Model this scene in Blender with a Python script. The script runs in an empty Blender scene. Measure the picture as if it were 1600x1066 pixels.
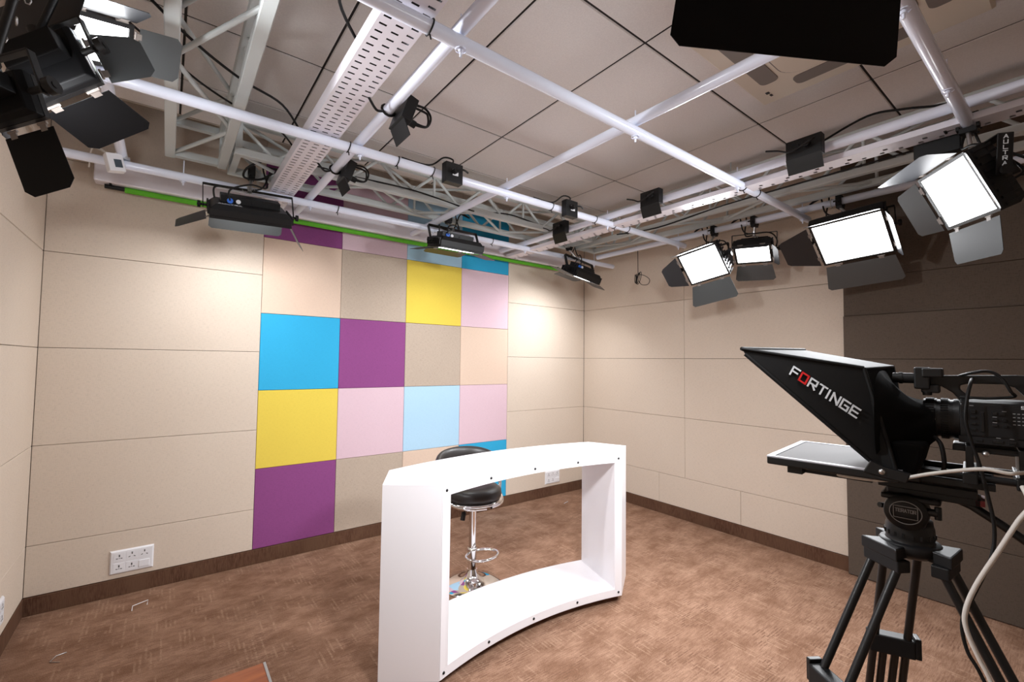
import bpy, math, random
from mathutils import Vector, Matrix
random.seed(7)
S = bpy.context.scene
COL = S.collection

# ------------------------------------------------------------------ camera, world, exposure
CAMPOS = Vector((-0.572, -3.959, 1.560))
RT = Vector((0.794, -0.608, 0.012)).normalized()
FW = Vector((0.607, 0.793, 0.046)).normalized()
UP = RT.cross(FW).normalized()
RT = FW.cross(UP).normalized()
cd = bpy.data.cameras.new('camera'); cam = bpy.data.objects.new('camera', cd); COL.objects.link(cam)
cd.sensor_width = 36.0; cd.lens = 704.56 / 1600 * 36.0; cd.clip_start = 0.02
m = Matrix.Identity(4)
for i in range(3):
    m[i][0] = RT[i]; m[i][1] = UP[i]; m[i][2] = -FW[i]; m[i][3] = CAMPOS[i]
cam.matrix_world = m
S.camera = cam
w = bpy.data.worlds.new('world'); S.world = w; w.use_nodes = True
w.node_tree.nodes['Background'].inputs[0].default_value = (1, 1, 1, 1)
w.node_tree.nodes['Background'].inputs[1].default_value = 0.02
S.view_settings.view_transform = 'Standard'; S.view_settings.look = 'None'
S.view_settings.gamma = 1.0; S.view_settings.use_curve_mapping = False
S.view_settings.exposure = 0.97
KEY, BACK, SIDE, TOP = 11.0, 3.2, .9, 12.5       # power of the LED panels in watts: key row, wall row, left cluster, overhead
FACE = 4.5                                        # radiance of the lit diffusers themselves

ROOM_F = -6.2      # y of the wall behind the camera
XL, XR, ZC = -1.2, 3.6, 3.13

# ------------------------------------------------------------------ materials
MATS = {}
def mat(name, col=(.8, .8, .8), rough=.5, metal=0.0, emit=None, es=0.0, spec=.5, alpha=None, trans=0.0):
    if name in MATS: return MATS[name]
    M = bpy.data.materials.new(name); M.use_nodes = True
    b = M.node_tree.nodes['Principled BSDF']
    b.inputs['Base Color'].default_value = (*col, 1); b.inputs['Roughness'].default_value = rough
    b.inputs['Metallic'].default_value = metal; b.inputs['Specular IOR Level'].default_value = spec
    if trans: b.inputs['Transmission Weight'].default_value = trans
    if emit:
        b.inputs['Emission Color'].default_value = (*emit, 1); b.inputs['Emission Strength'].default_value = es
    MATS[name] = M
    return M
def N(M, t, **kw):
    n = M.node_tree.nodes.new(t)
    for k, v in kw.items(): setattr(n, k, v)
    return n
def L(M, a, b): M.node_tree.links.new(a, b)
def coords(M, sc):
    g = N(M, 'ShaderNodeNewGeometry'); mp = N(M, 'ShaderNodeMapping')
    mp.inputs['Scale'].default_value = sc
    L(M, g.outputs['Position'], mp.inputs['Vector'])
    return mp.outputs['Vector']
def noise(M, vec, scale, detail=3, rough=.6):
    n = N(M, 'ShaderNodeTexNoise'); n.inputs['Scale'].default_value = scale
    n.inputs['Detail'].default_value = detail; n.inputs['Roughness'].default_value = rough
    L(M, vec, n.inputs['Vector']); return n.outputs['Fac']
def ramp(M, fac, p0, p1, c0=(0, 0, 0, 1), c1=(1, 1, 1, 1)):
    r = N(M, 'ShaderNodeValToRGB'); e = r.color_ramp.elements
    e[0].position, e[1].position = p0, p1; e[0].color, e[1].color = c0, c1
    L(M, fac, r.inputs['Fac']); return r.outputs['Color']
def mix(M, fac, a, b, mode='MIX'):
    n = N(M, 'ShaderNodeMix', data_type='RGBA', blend_type=mode)
    for sock, v in ((n.inputs[0], fac), (n.inputs[6], a), (n.inputs[7], b)):
        if hasattr(v, 'is_linked') or hasattr(v, 'links'): L(M, v, sock)
        elif isinstance(v, (int, float)): sock.default_value = v
        else: sock.default_value = (*v, 1) if len(v) == 3 else v
    return n.outputs[2]
def bump(M, h, strength, dist=.002):
    b = N(M, 'ShaderNodeBump'); b.inputs['Strength'].default_value = strength; b.inputs['Distance'].default_value = dist
    L(M, h, b.inputs['Height']); L(M, b.outputs['Normal'], M.node_tree.nodes['Principled BSDF'].inputs['Normal'])
def fabric(name, col, amt=.16):
    """woven upholstery cloth: crossed fine threads with a slight mottle"""
    if name in MATS: return MATS[name]
    M = mat(name, col, .95, spec=.15)
    bs = M.node_tree.nodes['Principled BSDF']
    a = noise(M, coords(M, (40, 40, 400)), 1.0, 1); b = noise(M, coords(M, (400, 400, 40)), 1.0, 2)
    c = noise(M, coords(M, (1, 1, 1)), 2.2, 3)
    ad = N(M, 'ShaderNodeMath', operation='ADD'); L(M, a, ad.inputs[0]); L(M, b, ad.inputs[1])
    f = ramp(M, ad.outputs[0], .62, 1.38)
    dk = tuple(v * (1 - amt) for v in col); lt = tuple(min(1, v * (1 + amt)) for v in col)
    c1 = mix(M, f, dk, lt)
    L(M, mix(M, .05, c1, c, 'OVERLAY'), bs.inputs['Base Color'])
    bump(M, ad.outputs[0], .25, .0015)
    return M
def carpet_mat():
    M = mat('carpet', (.3, .18, .11), .97, spec=.1)
    bs = M.node_tree.nodes['Principled BSDF']
    big = noise(M, coords(M, (1, 1.6, 1)), 4.2, 6, .7)
    base = mix(M, ramp(M, big, .35, .68), (.185, .098, .06), (.355, .215, .148))
    streak = noise(M, coords(M, (13, 150, 1)), 1.0, 3)
    base = mix(M, ramp(M, streak, .42, .62), base, mix(M, .5, base, (.15, .075, .045)))
    # short pale dashes in bands, running away from the wall
    br = N(M, 'ShaderNodeTexBrick'); br.offset = .5; br.inputs['Scale'].default_value = 1.0
    br.inputs['Brick Width'].default_value = .13; br.inputs['Row Height'].default_value = .021
    br.inputs['Mortar Size'].default_value = .0062; br.inputs['Mortar Smooth'].default_value = .3
    br.inputs['Color1'].default_value = (0, 0, 0, 1); br.inputs['Color2'].default_value = (1, 1, 1, 1)
    br.inputs['Mortar'].default_value = (0, 0, 0, 1); br.inputs['Bias'].default_value = -.1
    mp = N(M, 'ShaderNodeMapping'); mp.inputs['Rotation'].default_value = (0, 0, math.pi / 2)
    g = N(M, 'ShaderNodeNewGeometry'); L(M, g.outputs['Position'], mp.inputs['Vector']); L(M, mp.outputs['Vector'], br.inputs['Vector'])
    ch = noise(M, coords(M, (2.6, 3.4, 1)), 1.6, 1)
    msk = mix(M, 1.0, ramp(M, br.outputs['Color'], .45, .6), ramp(M, ch, .47, .54), 'MULTIPLY')
    wear = mix(M, 1.0, msk, ramp(M, noise(M, coords(M, (90, 30, 1)), 1.0, 2), .3, .6), 'MULTIPLY')
    base = mix(M, mix(M, 1.0, wear, (.44, .44, .44), 'MULTIPLY'), base, (.42, .275, .19))
    b2 = N(M, 'ShaderNodeTexBrick'); b2.offset = .37; b2.inputs['Scale'].default_value = 1.0
    b2.inputs['Brick Width'].default_value = .052; b2.inputs['Row Height'].default_value = .0145
    b2.inputs['Mortar Size'].default_value = .005; b2.inputs['Mortar Smooth'].default_value = .4
    b2.inputs['Color1'].default_value = (0, 0, 0, 1); b2.inputs['Color2'].default_value = (1, 1, 1, 1); b2.inputs['Mortar'].default_value = (0, 0, 0, 1)
    L(M, coords(M, (1, 1, 1)), b2.inputs['Vector'])
    m2 = mix(M, 1.0, ramp(M, b2.outputs['Color'], .35, .6), ramp(M, noise(M, coords(M, (1.3, 2.2, 1)), 2.4, 2), .45, .62), 'MULTIPLY')
    base = mix(M, mix(M, 1.0, m2, (.85, .85, .85), 'MULTIPLY'), base, (.15, .078, .05))
    fine = noise(M, coords(M, (1, 1, 1)), 240, 2)
    base = mix(M, .35, base, ramp(M, fine, .3, .7), 'SOFT_LIGHT')
    L(M, base, bs.inputs['Base Color'])
    bump(M, fine, .5, .004)
    return M
CARPET = carpet_mat()
def base_mat():
    M = mat('baseboard_carpet', (.16, .085, .05), .97, spec=.1)
    bs = M.node_tree.nodes['Principled BSDF']
    a = noise(M, coords(M, (160, 160, 22)), 1.0, 3); b = noise(M, coords(M, (1.2, 1.2, .5)), 3.0, 3)
    c = mix(M, ramp(M, a, .35, .65), (.075, .035, .021), (.135, .07, .044))
    c = mix(M, ramp(M, b, .4, .65), c, (.13, .07, .043))
    L(M, c, bs.inputs['Base Color']); bump(M, a, .4, .003)
    return M
BASEM = base_mat()
BEIGE = fabric('beige_cloth', (.60, .51, .425), .10)
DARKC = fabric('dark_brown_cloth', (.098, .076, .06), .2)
PURPLE = fabric('purple_felt', (.23, .062, .20), .12)
PINK = fabric('pink_felt', (.64, .47, .53), .06)
LBLUE = fabric('light_blue_felt', (.40, .60, .76), .05)
BLUE = fabric('blue_felt', (.035, .36, .62), .06)
YELLOW = fabric('yellow_felt', (.70, .54, .085), .06)
PEACH = fabric('peach_cloth', (.63, .485, .385), .08)
TAUPE = fabric('taupe_cloth', (.41, .335, .27), .17)
def tile_mat():
    M = mat('ceiling_tile', (.70, .66, .63), .9, spec=.2)
    bs = M.node_tree.nodes['Principled BSDF']
    f = noise(M, coords(M, (1, 1, 1)), 140, 3); b = noise(M, coords(M, (1, 1, 1)), 1.6, 2)
    c = mix(M, ramp(M, f, .3, .7), (.75, .71, .69), (.82, .78, .755))
    c = mix(M, .08, c, b, 'OVERLAY')
    L(M, c, bs.inputs['Base Color']); bump(M, f, .15, .001); return M
TILE = tile_mat()
VOID = mat('dark_gap', (.02, .016, .014), .9)
PLASTER = fabric('plaster', (.5, .44, .38), .05)
PIPE = mat('white_gloss_paint', (.80, .84, .97), .18)
STEEL = mat('pale_grey_paint', (.52, .555, .55), .45)
TRAYM = mat('white_powder_coat', (.80, .77, .83), .36)
BLACK = mat('black_metal', (.0065, .0065, .007), .45, spec=.35)
FLAP = mat('black_satin_flap', (.017, .018, .021), .4, spec=.4)
FLAPL = mat('lit_grey_flap', (.06, .066, .068), .4)  # paler copy of the flap black; lamplight on lit flaps put into the colour
RUB = mat('black_rubber', (.007, .0065, .0065), .55, spec=.3)
CHROME = mat('chrome', (.82, .82, .83), .07, 1.0)
SILV = mat('brushed_steel', (.6, .6, .6), .3, 1.0)
WHITE = mat('white_lacquer', (.86, .84, .87), .25)
PLASTIC = mat('white_plastic', (.80, .80, .83), .35)
HOLE = mat('socket_black', (.02, .02, .02), .6)
GREENM = mat('green_screen_cloth', (.10, .42, .015), .75)
LEATH = mat('black_leather', (.022, .019, .018), .38)
BLUEC = mat('blue_connector', (.03, .16, .7), .35)
CREAM = mat('cream_plastic', (.74, .66, .55), .5)
VENT = mat('vent_grey', (.22, .19, .17), .6)
SCREEN = mat('grey_lcd', (.06, .08, .10), .3)
REDM = mat('red_print', (.75, .02, .02), .5)
PRINT = mat('white_print', (.82, .85, .88), .5)
PRINTG = mat('grey_print', (.30, .30, .31), .5)
HOOD = mat('black_nylon', (.008, .0078, .008), .65, spec=.25)
CLOTH = mat('black_cloth', (.004, .004, .0042), .9, spec=.15)
BODY = mat('camera_black', (.007, .007, .0075), .4, spec=.4)
GREYP = mat('dark_grey_plastic', (.008, .008, .009), .5, spec=.35)
FLAPK = mat('matt_black_flap', (.004, .004, .0045), .6, spec=.15)
GLASS = mat('glass', (.9, .95, .95), .02, trans=1.0)
MONI = mat('monitor_screen', (.12, .11, .11), .6, spec=.15)
MONF = mat('silver_bezel', (.55, .56, .62), .3, .3)
WCAB = mat('white_cable', (.72, .68, .63), .45)
REDP = mat('red_anodised', (.22, .012, .015), .4)
def wood_mat():
    M = mat('red_wood', (.3, .09, .03), .3)
    bs = M.node_tree.nodes['Principled BSDF']
    n = noise(M, coords(M, (3, 26, 3)), 1.5, 4)
    L(M, ramp(M, n, .3, .7, (.22, .045, .012, 1), (.48, .14, .035, 1)), bs.inputs['Base Color']); return M
WOOD = wood_mat()
def led(name, s): return mat(name, (.9, .9, .9), .5, emit=(.97, .98, 1.0), es=s)

# ------------------------------------------------------------------ mesh helpers
ROOT = {}
class MB:
    def __init__(s): s.v, s.f, s.sm = [], [], []
    def add(s, vs, fs, smooth=False):
        o = len(s.v); s.v += [Vector(p) for p in vs]
        for f in fs: s.f.append([o + i for i in f]); s.sm.append(smooth)
        return s
    def box(s, c, d, R=None, ch=0.0):
        c = Vector(c); hx, hy, hz = d[0] / 2, d[1] / 2, d[2] / 2
        P = [Vector((x, y, z)) for x in (-hx, hx) for y in (-hy, hy) for z in (-hz, hz)]
        if R is not None: P = [R @ p for p in P]
        return s.add([c + p for p in P], [(0, 1, 3, 2), (4, 6, 7, 5), (0, 4, 5, 1), (2, 3, 7, 6), (0, 2, 6, 4), (1, 5, 7, 3)])
    def tube(s, pts, r, n=10, closed=False, cap=True, radii=None):
        pts = [Vector(p) for p in pts]; k = len(pts); rings = []
        T0 = None; nrm = None
        for i in range(k):
            if closed: t = pts[(i + 1) % k] - pts[i - 1]
            else: t = pts[min(i + 1, k - 1)] - pts[max(i - 1, 0)]
            t.normalize()
            if nrm is None:
                a = Vector((0, 0, 1)) if abs(t.z) < .9 else Vector((1, 0, 0))
                nrm = (a - t * a.dot(t)).normalized()
            else:
                nrm = nrm - t * nrm.dot(t)
                if nrm.length < 1e-6: nrm = t.orthogonal()
                nrm.normalize()
            b = t.cross(nrm); rr = radii[i] if radii else r
            rings.append([pts[i] + (nrm * math.cos(2 * math.pi * j / n) + b * math.sin(2 * math.pi * j / n)) * rr for j in range(n)])
        o = len(s.v)
        for rg in rings: s.v += rg
        K = k if closed else k - 1
        for i in range(K):
            a, b2 = o + i * n, o + ((i + 1) % k) * n
            for j in range(n):
                s.f.append([a + j, a + (j + 1) % n, b2 + (j + 1) % n, b2 + j]); s.sm.append(True)
        if cap and not closed:
            s.add(rings[0], [tuple(reversed(range(n)))]); s.add(rings[-1], [tuple(range(n))])
        return s
    def lathe(s, prof, c, axis=(0, 0, 1), n=28):
        """prof: list of (r, h) along axis; sharp where a point repeats"""
        ax = Vector(axis).normalized(); u = ax.orthogonal().normalized(); v2 = ax.cross(u); c = Vector(c)
        o = len(s.v)
        for r, h in prof:
            for j in range(n):
                a = 2 * math.pi * j / n
                s.v.append(c + ax * h + (u * math.cos(a) + v2 * math.sin(a)) * r)
        for i in range(len(prof) - 1):
            if prof[i] == prof[i + 1]: continue
            for j in range(n):
                s.f.append([o + i * n + j, o + i * n + (j + 1) % n, o + (i + 1) * n + (j + 1) % n, o + (i + 1) * n + j]); s.sm.append(True)
        return s
    def prism(s, poly, ext):
        """poly: list of 3D points (planar), ext: extrusion vector"""
        k = len(poly); A = [Vector(p) for p in poly]; E = Vector(ext); B = [p + E for p in A]
        fs = [tuple(reversed(range(k))), tuple(range(k, 2 * k))]
        fs += [(i, (i + 1) % k, k + (i + 1) % k, k + i) for i in range(k)]
        return s.add(A + B, fs)
    def panel(s, o, u, v, n, w, h, t, ch=.004):
        """chamfered slab: corner o, width w along u, height h along v, thickness t along n"""
        o, u, v, n = Vector(o), Vector(u), Vector(v), Vector(n)
        b = [o, o + u * w, o + u * w + v * h, o + v * h]
        m2 = [p + n * (t - ch) for p in b]
        f = [o + u * ch + v * ch, o + u * (w - ch) + v * ch, o + u * (w - ch) + v * (h - ch), o + u * ch + v * (h - ch)]
        f = [p + n * t for p in f]
        fs = [(8, 9, 10, 11)]
        for i in range(4):
            j = (i + 1) % 4
            fs += [(i, j, 4 + j, 4 + i), (4 + i, 4 + j, 8 + j, 8 + i)]
        return s.add(b + m2 + f, fs)
    def build(s, name, M, root=None, bevel=0.0, seg=2, kind=None, label=None):
        inv = ROOT[root.name].inverted() if root is not None and root.name in ROOT else None
        org = Vector((0, 0, 0))
        if root is None and s.v:
            lo = [min(p[i] for p in s.v) for i in range(3)]; hi = [max(p[i] for p in s.v) for i in range(3)]
            org = Vector(((lo[0] + hi[0]) / 2, (lo[1] + hi[1]) / 2, lo[2]))
        vs = [inv @ p for p in s.v] if inv else [p - org for p in s.v]
        me = bpy.data.meshes.new(name); me.from_pydata([tuple(p) for p in vs], [], s.f)
        me.polygons.foreach_set('use_smooth', s.sm); me.materials.append(M)
        import bmesh
        bm = bmesh.new(); bm.from_mesh(me)
        bmesh.ops.recalc_face_normals(bm, faces=bm.faces); bm.to_mesh(me); bm.free()
        me.update()
        ob = bpy.data.objects.new(name, me); COL.objects.link(ob)
        if root is not None: ob.parent = root; ROOT[ob.name] = ROOT.get(root.name, Matrix.Identity(4))
        else: ob.location = org; ROOT[ob.name] = Matrix.Translation(org)
        if bevel:
            b = ob.modifiers.new('bevel', 'BEVEL'); b.width = bevel; b.segments = seg; b.limit_method = 'ANGLE'; b.angle_limit = .6
        if kind: ob['kind'] = kind
        if label: ob['label'] = label
        return ob
def tag(o, label, cat, group=None):
    o['label'] = label; o['category'] = cat
    if group: o['group'] = group
    return o
def thing(name, label, cat, loc=(0, 0, 0), group=None, M=None):
    o = bpy.data.objects.new(name, None); COL.objects.link(o); o.empty_display_size = .05
    M = M if M is not None else Matrix.Translation(Vector(loc)); o.matrix_world = M
    ROOT[o.name] = M.copy(); return tag(o, label, cat, group)
def structure(name):
    o = bpy.data.objects.new(name, None); COL.objects.link(o); o['kind'] = 'structure'
    ROOT[o.name] = Matrix.Identity(4); return o
def spline(P, n=6):
    """Catmull-Rom through P"""
    P = [Vector(p) for p in P]; out = []
    for i in range(len(P) - 1):
        p0, p1, p2, p3 = P[max(i - 1, 0)], P[i], P[i + 1], P[min(i + 2, len(P) - 1)]
        for k in range(n):
            t = k / n
            out.append(.5 * ((2 * p1) + (p2 - p0) * t + (2 * p0 - 5 * p1 + 4 * p2 - p3) * t * t + (3 * p1 - p0 - 3 * p2 + p3) * t ** 3))
    out.append(P[-1]); return out

GLYPH = {
 'F': [[(0, 0), (0, 1), (1, 1)], [(0, .5), (.85, .5)]], 'O': [[(0, 0), (0, 1), (1, 1), (1, 0), (0, 0)]],
 'R': [[(0, 0), (0, 1), (1, 1), (1, .45), (0, .45)], [(.45, .45), (1, 0)]], 'T': [[(0, 1), (1, 1)], [(.5, 1), (.5, 0)]],
 'I': [[(.1, 0), (.1, 1)]], 'N': [[(0, 0), (0, 1), (1, 0), (1, 1)]],
 'G': [[(1, 1), (0, 1), (0, 0), (1, 0), (1, .5), (.5, .5)]], 'E': [[(1, 1), (0, 1), (0, 0), (1, 0)], [(0, .5), (.9, .5)]],
 'A': [[(0, 0), (.5, 1), (1, 0)], [(.2, .35), (.8, .35)]], 'U': [[(0, 1), (0, 0), (1, 0), (1, 1)]], 'L': [[(0, 1), (0, 0), (1, 0)]],
 'S': [[(1, 1), (0, 1), (0, .5), (1, .5), (1, 0), (0, 0)]], 'Y': [[(0, 1), (.5, .5), (1, 1)], [(.5, .5), (.5, 0)]],
 'M': [[(0, 0), (0, 1), (.5, .4), (1, 1), (1, 0)]], 'X': [[(0, 0), (1, 1)], [(0, 1), (1, 0)]]}
def lettering(text, o, u, v, root, M, name='lettering', wd=.75, gap=.32, th=.16, special=None, lift=.0012):
    """stroke letters: baseline corner o, u = full baseline vector, v = letter-height vector"""
    o, u, v = Vector(o), Vector(u), Vector(v); nrm = u.cross(v).normalized() * lift
    ws = [(.2 if c == 'I' else wd) for c in text]; tot = sum(ws) + gap * (len(text) - 1)
    x = 0.0; hlen = v.length; ul = u.length; objs = {}
    un = u / ul; vn = v / hlen
    for c, wc in zip(text, ws):
        mm = objs.setdefault(special.get(c, M).name if special else M.name, MB())
        for st in GLYPH[c]:
            for (a, b) in zip(st[:-1], st[1:]):
                pa = o + u * ((x + a[0] * wc) / tot) + v * a[1]; pb = o + u * ((x + b[0] * wc) / tot) + v * b[1]
                d = (pb - pa)
                if d.length < 1e-7: continue
                d.normalize(); s_ = nrm.normalized().cross(d) * (hlen * th / 2); e = d * (hlen * th / 2)
                mm.prism([pa - s_ - e, pb - s_ + e, pb + s_ + e, pa + s_ - e], nrm)
        x += wc + gap
    for k, mm in objs.items(): mm.build(name, MATS[k], root)

X, Y, Z = Vector((1, 0, 0)), Vector((0, 1, 0)), Vector((0, 0, 1))

# ------------------------------------------------------------------ room shell
fl = structure('floor')
MB().box(((XL + XR) / 2, ROOM_F / 2, -.05), (XR - XL + .6, -ROOM_F + .6, .1)).build('carpet', CARPET, fl)
ZT = 3.55
wb = structure('wall_back'); wl = structure('wall_left'); wr = structure('wall_right'); wf = structure('wall_front')
MB().box(((XL + XR) / 2, .125, ZT / 2), (XR - XL + .6, .2, ZT)).build('backing', VOID, wb)
MB().box((XL - .125, ROOM_F / 2, ZT / 2), (.2, -ROOM_F + .05, ZT)).build('backing', VOID, wl)
MB().box((XR + .125, ROOM_F / 2, ZT / 2), (.2, -ROOM_F + .05, ZT)).build('backing', VOID, wr)
MB().box(((XL + XR) / 2, ROOM_F - .125, ZT / 2), (XR - XL + .6, .2, ZT)).build('backing', VOID, wf)
TH, G = .025, .0013
rows = [(.111, .413), (.413, 1.013), (1.013, 1.613), (1.613, 2.213), (2.213, 2.813), (2.813, 3.5)]
def wall_panel(root, o, u, w_, z0, z1, n, M, t=TH):
    """upholstered panel, front face t in front of the backing"""
    oo = Vector(o); oo.z = z0 + G
    MB().panel(oo + Vector(u) * G - Vector(n) * t, u, (0, 0, 1), n, w_ - 2 * G, z1 - z0 - 2 * G, t, .002).build('panel', M, root)
for z0, z1 in rows:                                            # beige flanks of the back wall
    wall_panel(wb, (XL, 0, 0), (1, 0, 0), 1.2, z0, z1, (0, -1, 0), BEIGE)
    wall_panel(wb, (2.4, 0, 0), (1, 0, 0), 1.2, z0, z1, (0, -1, 0), BEIGE)
crow = [(2.515, 3.115), (1.915, 2.515), (1.315, 1.915), (.715, 1.315), (.111, .715)]
cgrid = [[PURPLE, PINK, LBLUE, BLUE], [PEACH, TAUPE, YELLOW, PINK], [BLUE, PURPLE, TAUPE, PEACH],
         [YELLOW, PINK, LBLUE, PINK], [PURPLE, TAUPE, PEACH, BLUE]]
for (z0, z1), cs in zip(crow, cgrid):
    for k, M in enumerate(cs): wall_panel(wb, (.6 * k, 0, 0), (1, 0, 0), .6, z0, z1, (0, -1, 0), M)
for k in range(4): wall_panel(wb, (.6 * k, 0, 0), (1, 0, 0), .6, 3.115, 3.5, (0, -1, 0), BEIGE)
for i, (z0, z1) in enumerate(rows):                            # left wall
    for y0, y1 in ((-2.4, 0), (-4.8, -2.4), (ROOM_F, -4.8)):
        wall_panel(wl, (XL, y1, 0), (0, -1, 0), y1 - y0, z0, z1, (1, 0, 0), BEIGE)
for i, (z0, z1) in enumerate(rows):                            # right wall, light part
    cuts = [0, -.28, -1.088, -1.939, -2.76] if i == 0 else [0, -1.388, -2.76]
    for y1, y0 in zip(cuts[:-1], cuts[1:]): wall_panel(wr, (XR, y1, 0), (0, -1, 0), y1 - y0, z0, z1, (-1, 0, 0), BEIGE)
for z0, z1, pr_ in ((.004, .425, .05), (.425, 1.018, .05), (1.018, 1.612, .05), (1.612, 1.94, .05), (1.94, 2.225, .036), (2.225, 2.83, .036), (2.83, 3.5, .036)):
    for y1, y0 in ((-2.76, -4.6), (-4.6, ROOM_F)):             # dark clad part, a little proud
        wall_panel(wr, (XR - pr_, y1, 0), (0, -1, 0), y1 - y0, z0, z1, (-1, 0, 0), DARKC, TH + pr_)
for z0, z1 in rows:
    for k in range(2): wall_panel(wf, (XL + 2.4 * k, ROOM_F, 0), (1, 0, 0), 2.4, z0, z1, (0, 1, 0), BEIGE)
def baseboard(name, c, d):
    o = MB().box(c, d).build(name, BASEM, None, bevel=.002, seg=1); o['kind'] = 'structure'
BH = .108
baseboard('baseboard_back', ((XL + XR) / 2, -.004 + .0125, BH / 2), (XR - XL, .025, BH))
baseboard('baseboard_left', (XL - .0085, ROOM_F / 2, BH / 2), (.025, -ROOM_F, BH))
baseboard('baseboard_right', (XR + .0085, -1.39, BH / 2), (.025, 2.74, BH))
baseboard('baseboard_front', ((XL + XR) / 2, ROOM_F - .0085, BH / 2), (XR - XL, .025, BH))
# ceiling: lay-in tiles with dark joints, stopping short of the back wall
ce = structure('ceiling')
YC = -.38
MB().box(((XL + XR) / 2, (ROOM_F + YC) / 2, ZC + .035), (XR - XL, YC - ROOM_F, .02)).build('backing', VOID, ce)
MB().box(((XL + XR) / 2, ROOM_F / 2, ZT + .05), (XR - XL + .6, -ROOM_F + .6, .1)).build('slab', PLASTER, ce)
MB().box(((XL + XR) / 2, YC + .006, ZC + .03), (XR - XL, .012, .06)).build('edge_trim', PLASTER, ce)
xs = [XL, -1.16, -.56, .042, .645, 1.24, 1.845, 2.45, 3.05, XR]
ys = [YC, -.85, -1.447, -2.64, -3.238, -3.84, -4.44, -5.04, -5.64, ROOM_F]
AC = (1.25, 2.2, -3.73, -2.78)
for x0, x1 in zip(xs[:-1], xs[1:]):
    for y1, y0 in zip(ys[:-1], ys[1:]):
        g = .0055; dz = random.uniform(0, .0015)
        MB().panel((x0 + g, y0 + g, ZC + .022), (1, 0, 0), (0, 1, 0), (0, 0, -1), x1 - x0 - 2 * g, y1 - y0 - 2 * g, .022 - dz, .004).build('ceiling_tile', TILE, ce)

for x0 in xs[1:-1]: MB().box((x0, (ROOM_F + YC) / 2, ZC + .010), (.016, YC - ROOM_F, .008)).build('joint_strip', VOID, ce)
for y0 in ys[1:-1]: MB().box(((XL + XR) / 2, y0, ZC + .011), (XR - XL, .016, .008)).build('joint_strip', VOID, ce)

# ------------------------------------------------------------------ ceiling cassette air conditioner
ac = thing('air_conditioner', 'cream ceiling cassette air conditioner half hidden by the black flap', 'air conditioner', (1.72, -3.255, ZC - .035))
x0, x1, y0, y1 = AC
MB().panel((x0, y0, ZC - .002), (1, 0, 0), (0, 1, 0), (0, 0, -1), x1 - x0, y1 - y0, .030, .012).build('fascia', CREAM, ac)
cx, cy = (x0 + x1) / 2, (y0 + y1) / 2
def rrect(cx, cy, hx, hy, r, z, n=6):
    P = []
    for sx, sy, a0 in ((1, 1, 0), (-1, 1, 90), (-1, -1, 180), (1, -1, 270)):
        for k in range(n + 1):
            a = math.radians(a0 + 90 * k / n); P.append((cx + sx * (hx - r) + r * math.cos(a), cy + sy * (hy - r) + r * math.sin(a), z))
    return P
gr = MB().prism(rrect(cx, cy, .27, .27, .10, ZC - .040), (0, 0, .012)).build('grille', CREAM, ac)
gg = MB(); gg.tube(rrect(cx, cy, .272, .272, .10, ZC - .033), .006, 6, closed=True); gg.build('grille_gap', VENT, ac)
for sx, sy in ((0, 1), (0, -1), (1, 0), (-1, 0)):
    v = MB()
    if sx == 0: v.prism(rrect(cx, cy + sy * .345, .26, .045, .03, ZC - .036), (0, 0, .008))
    else: v.prism(rrect(cx + sx * .345, cy, .045, .26, .03, ZC - .036), (0, 0, .008))
    v.build('air_vane', VENT, ac)
MB().box((cx + .35, cy + .40, ZC - .033), (.022, .018, .003)).box((cx + .385, cy + .395, ZC - .033), (.022, .012, .003)).build('indicator', HOLE, ac)

# ------------------------------------------------------------------ roller screen on the back wall
sc = thing('roller_screen', 'green roller backdrop rolled up in its long white housing', 'backdrop', (1.08, -.09, 2.66))
MB().box((1.08, -.075, 2.745), (4.12, .10, .13)).build('housing', TRAYM, sc, bevel=.008)
MB().tube([(-.93, -.075, 2.664), (-.83, -.075, 2.664)], .014, 12).build('end_cap', BLACK, sc)
MB().tube([(-.83, -.075, 2.661), (3.1, -.075, 2.661)], .0185, 14).build('green_roll', GREENM, sc)
for xx in (-.9, 3.05): MB().box((xx, -.075, 2.70), (.012, .07, .05)).build('bracket', BLACK, sc)

# ------------------------------------------------------------------ pipe grid
PR, ZP, ZQ = .025, 2.68, 2.731
def pipe(label, a, b, ubolts=(), ties=(), long_y=False):
    t = thing('grid_pipe', label, 'pipe', (Vector(a) + Vector(b)) / 2, 'white tube grid under the ceiling')
    a, b = Vector(a), Vector(b)
    d = (b - a).normalized()
    MB().tube([a, b], PR, 20, cap=False).tube([b, a], PR - .003, 20, cap=False).build('tube', PIPE, t)
    e = MB()
    for p, s in ((a, 1), (b, -1)): e.tube([p + d * s * .001, p + d * s * .004], PR - .001, 16)
    e.build('end_plug', PIPE, t)
    for q in ubolts:      # a bolt through the crossing, nut under, stud above
        p = a + d * q
        m_ = MB(); m_.tube([p - Z * .052, p - Z * .02], .0045, 8).tube([p - Z * .036, p - Z * .026], .010, 6).lathe([(.02, -.027), (.02, -.0235)], p, n=10)
        m_.tube([p + Z * .02, p + Z * .105], .0035, 6)
        m_.build('bolt', PIPE, t)
    for q in ties:
        p = a + d * q; u = d.cross(Z).normalized()
        MB().tube([p + (u * math.cos(i * .5236) + Z * math.sin(i * .5236)) * (PR + .003) + d * .006 * math.sin(i * .5236) for i in range(12)], .003, 6, closed=True).tube([p - Z * PR, p - Z * (PR + .02) + u * .008], .003, 6).build('cable_tie', RUB, t)
    return t
QX = [-.82, .21, 1.19, 2.2, 3.2]
PY = [-.53, -1.58, -2.62, -3.62]
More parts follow.
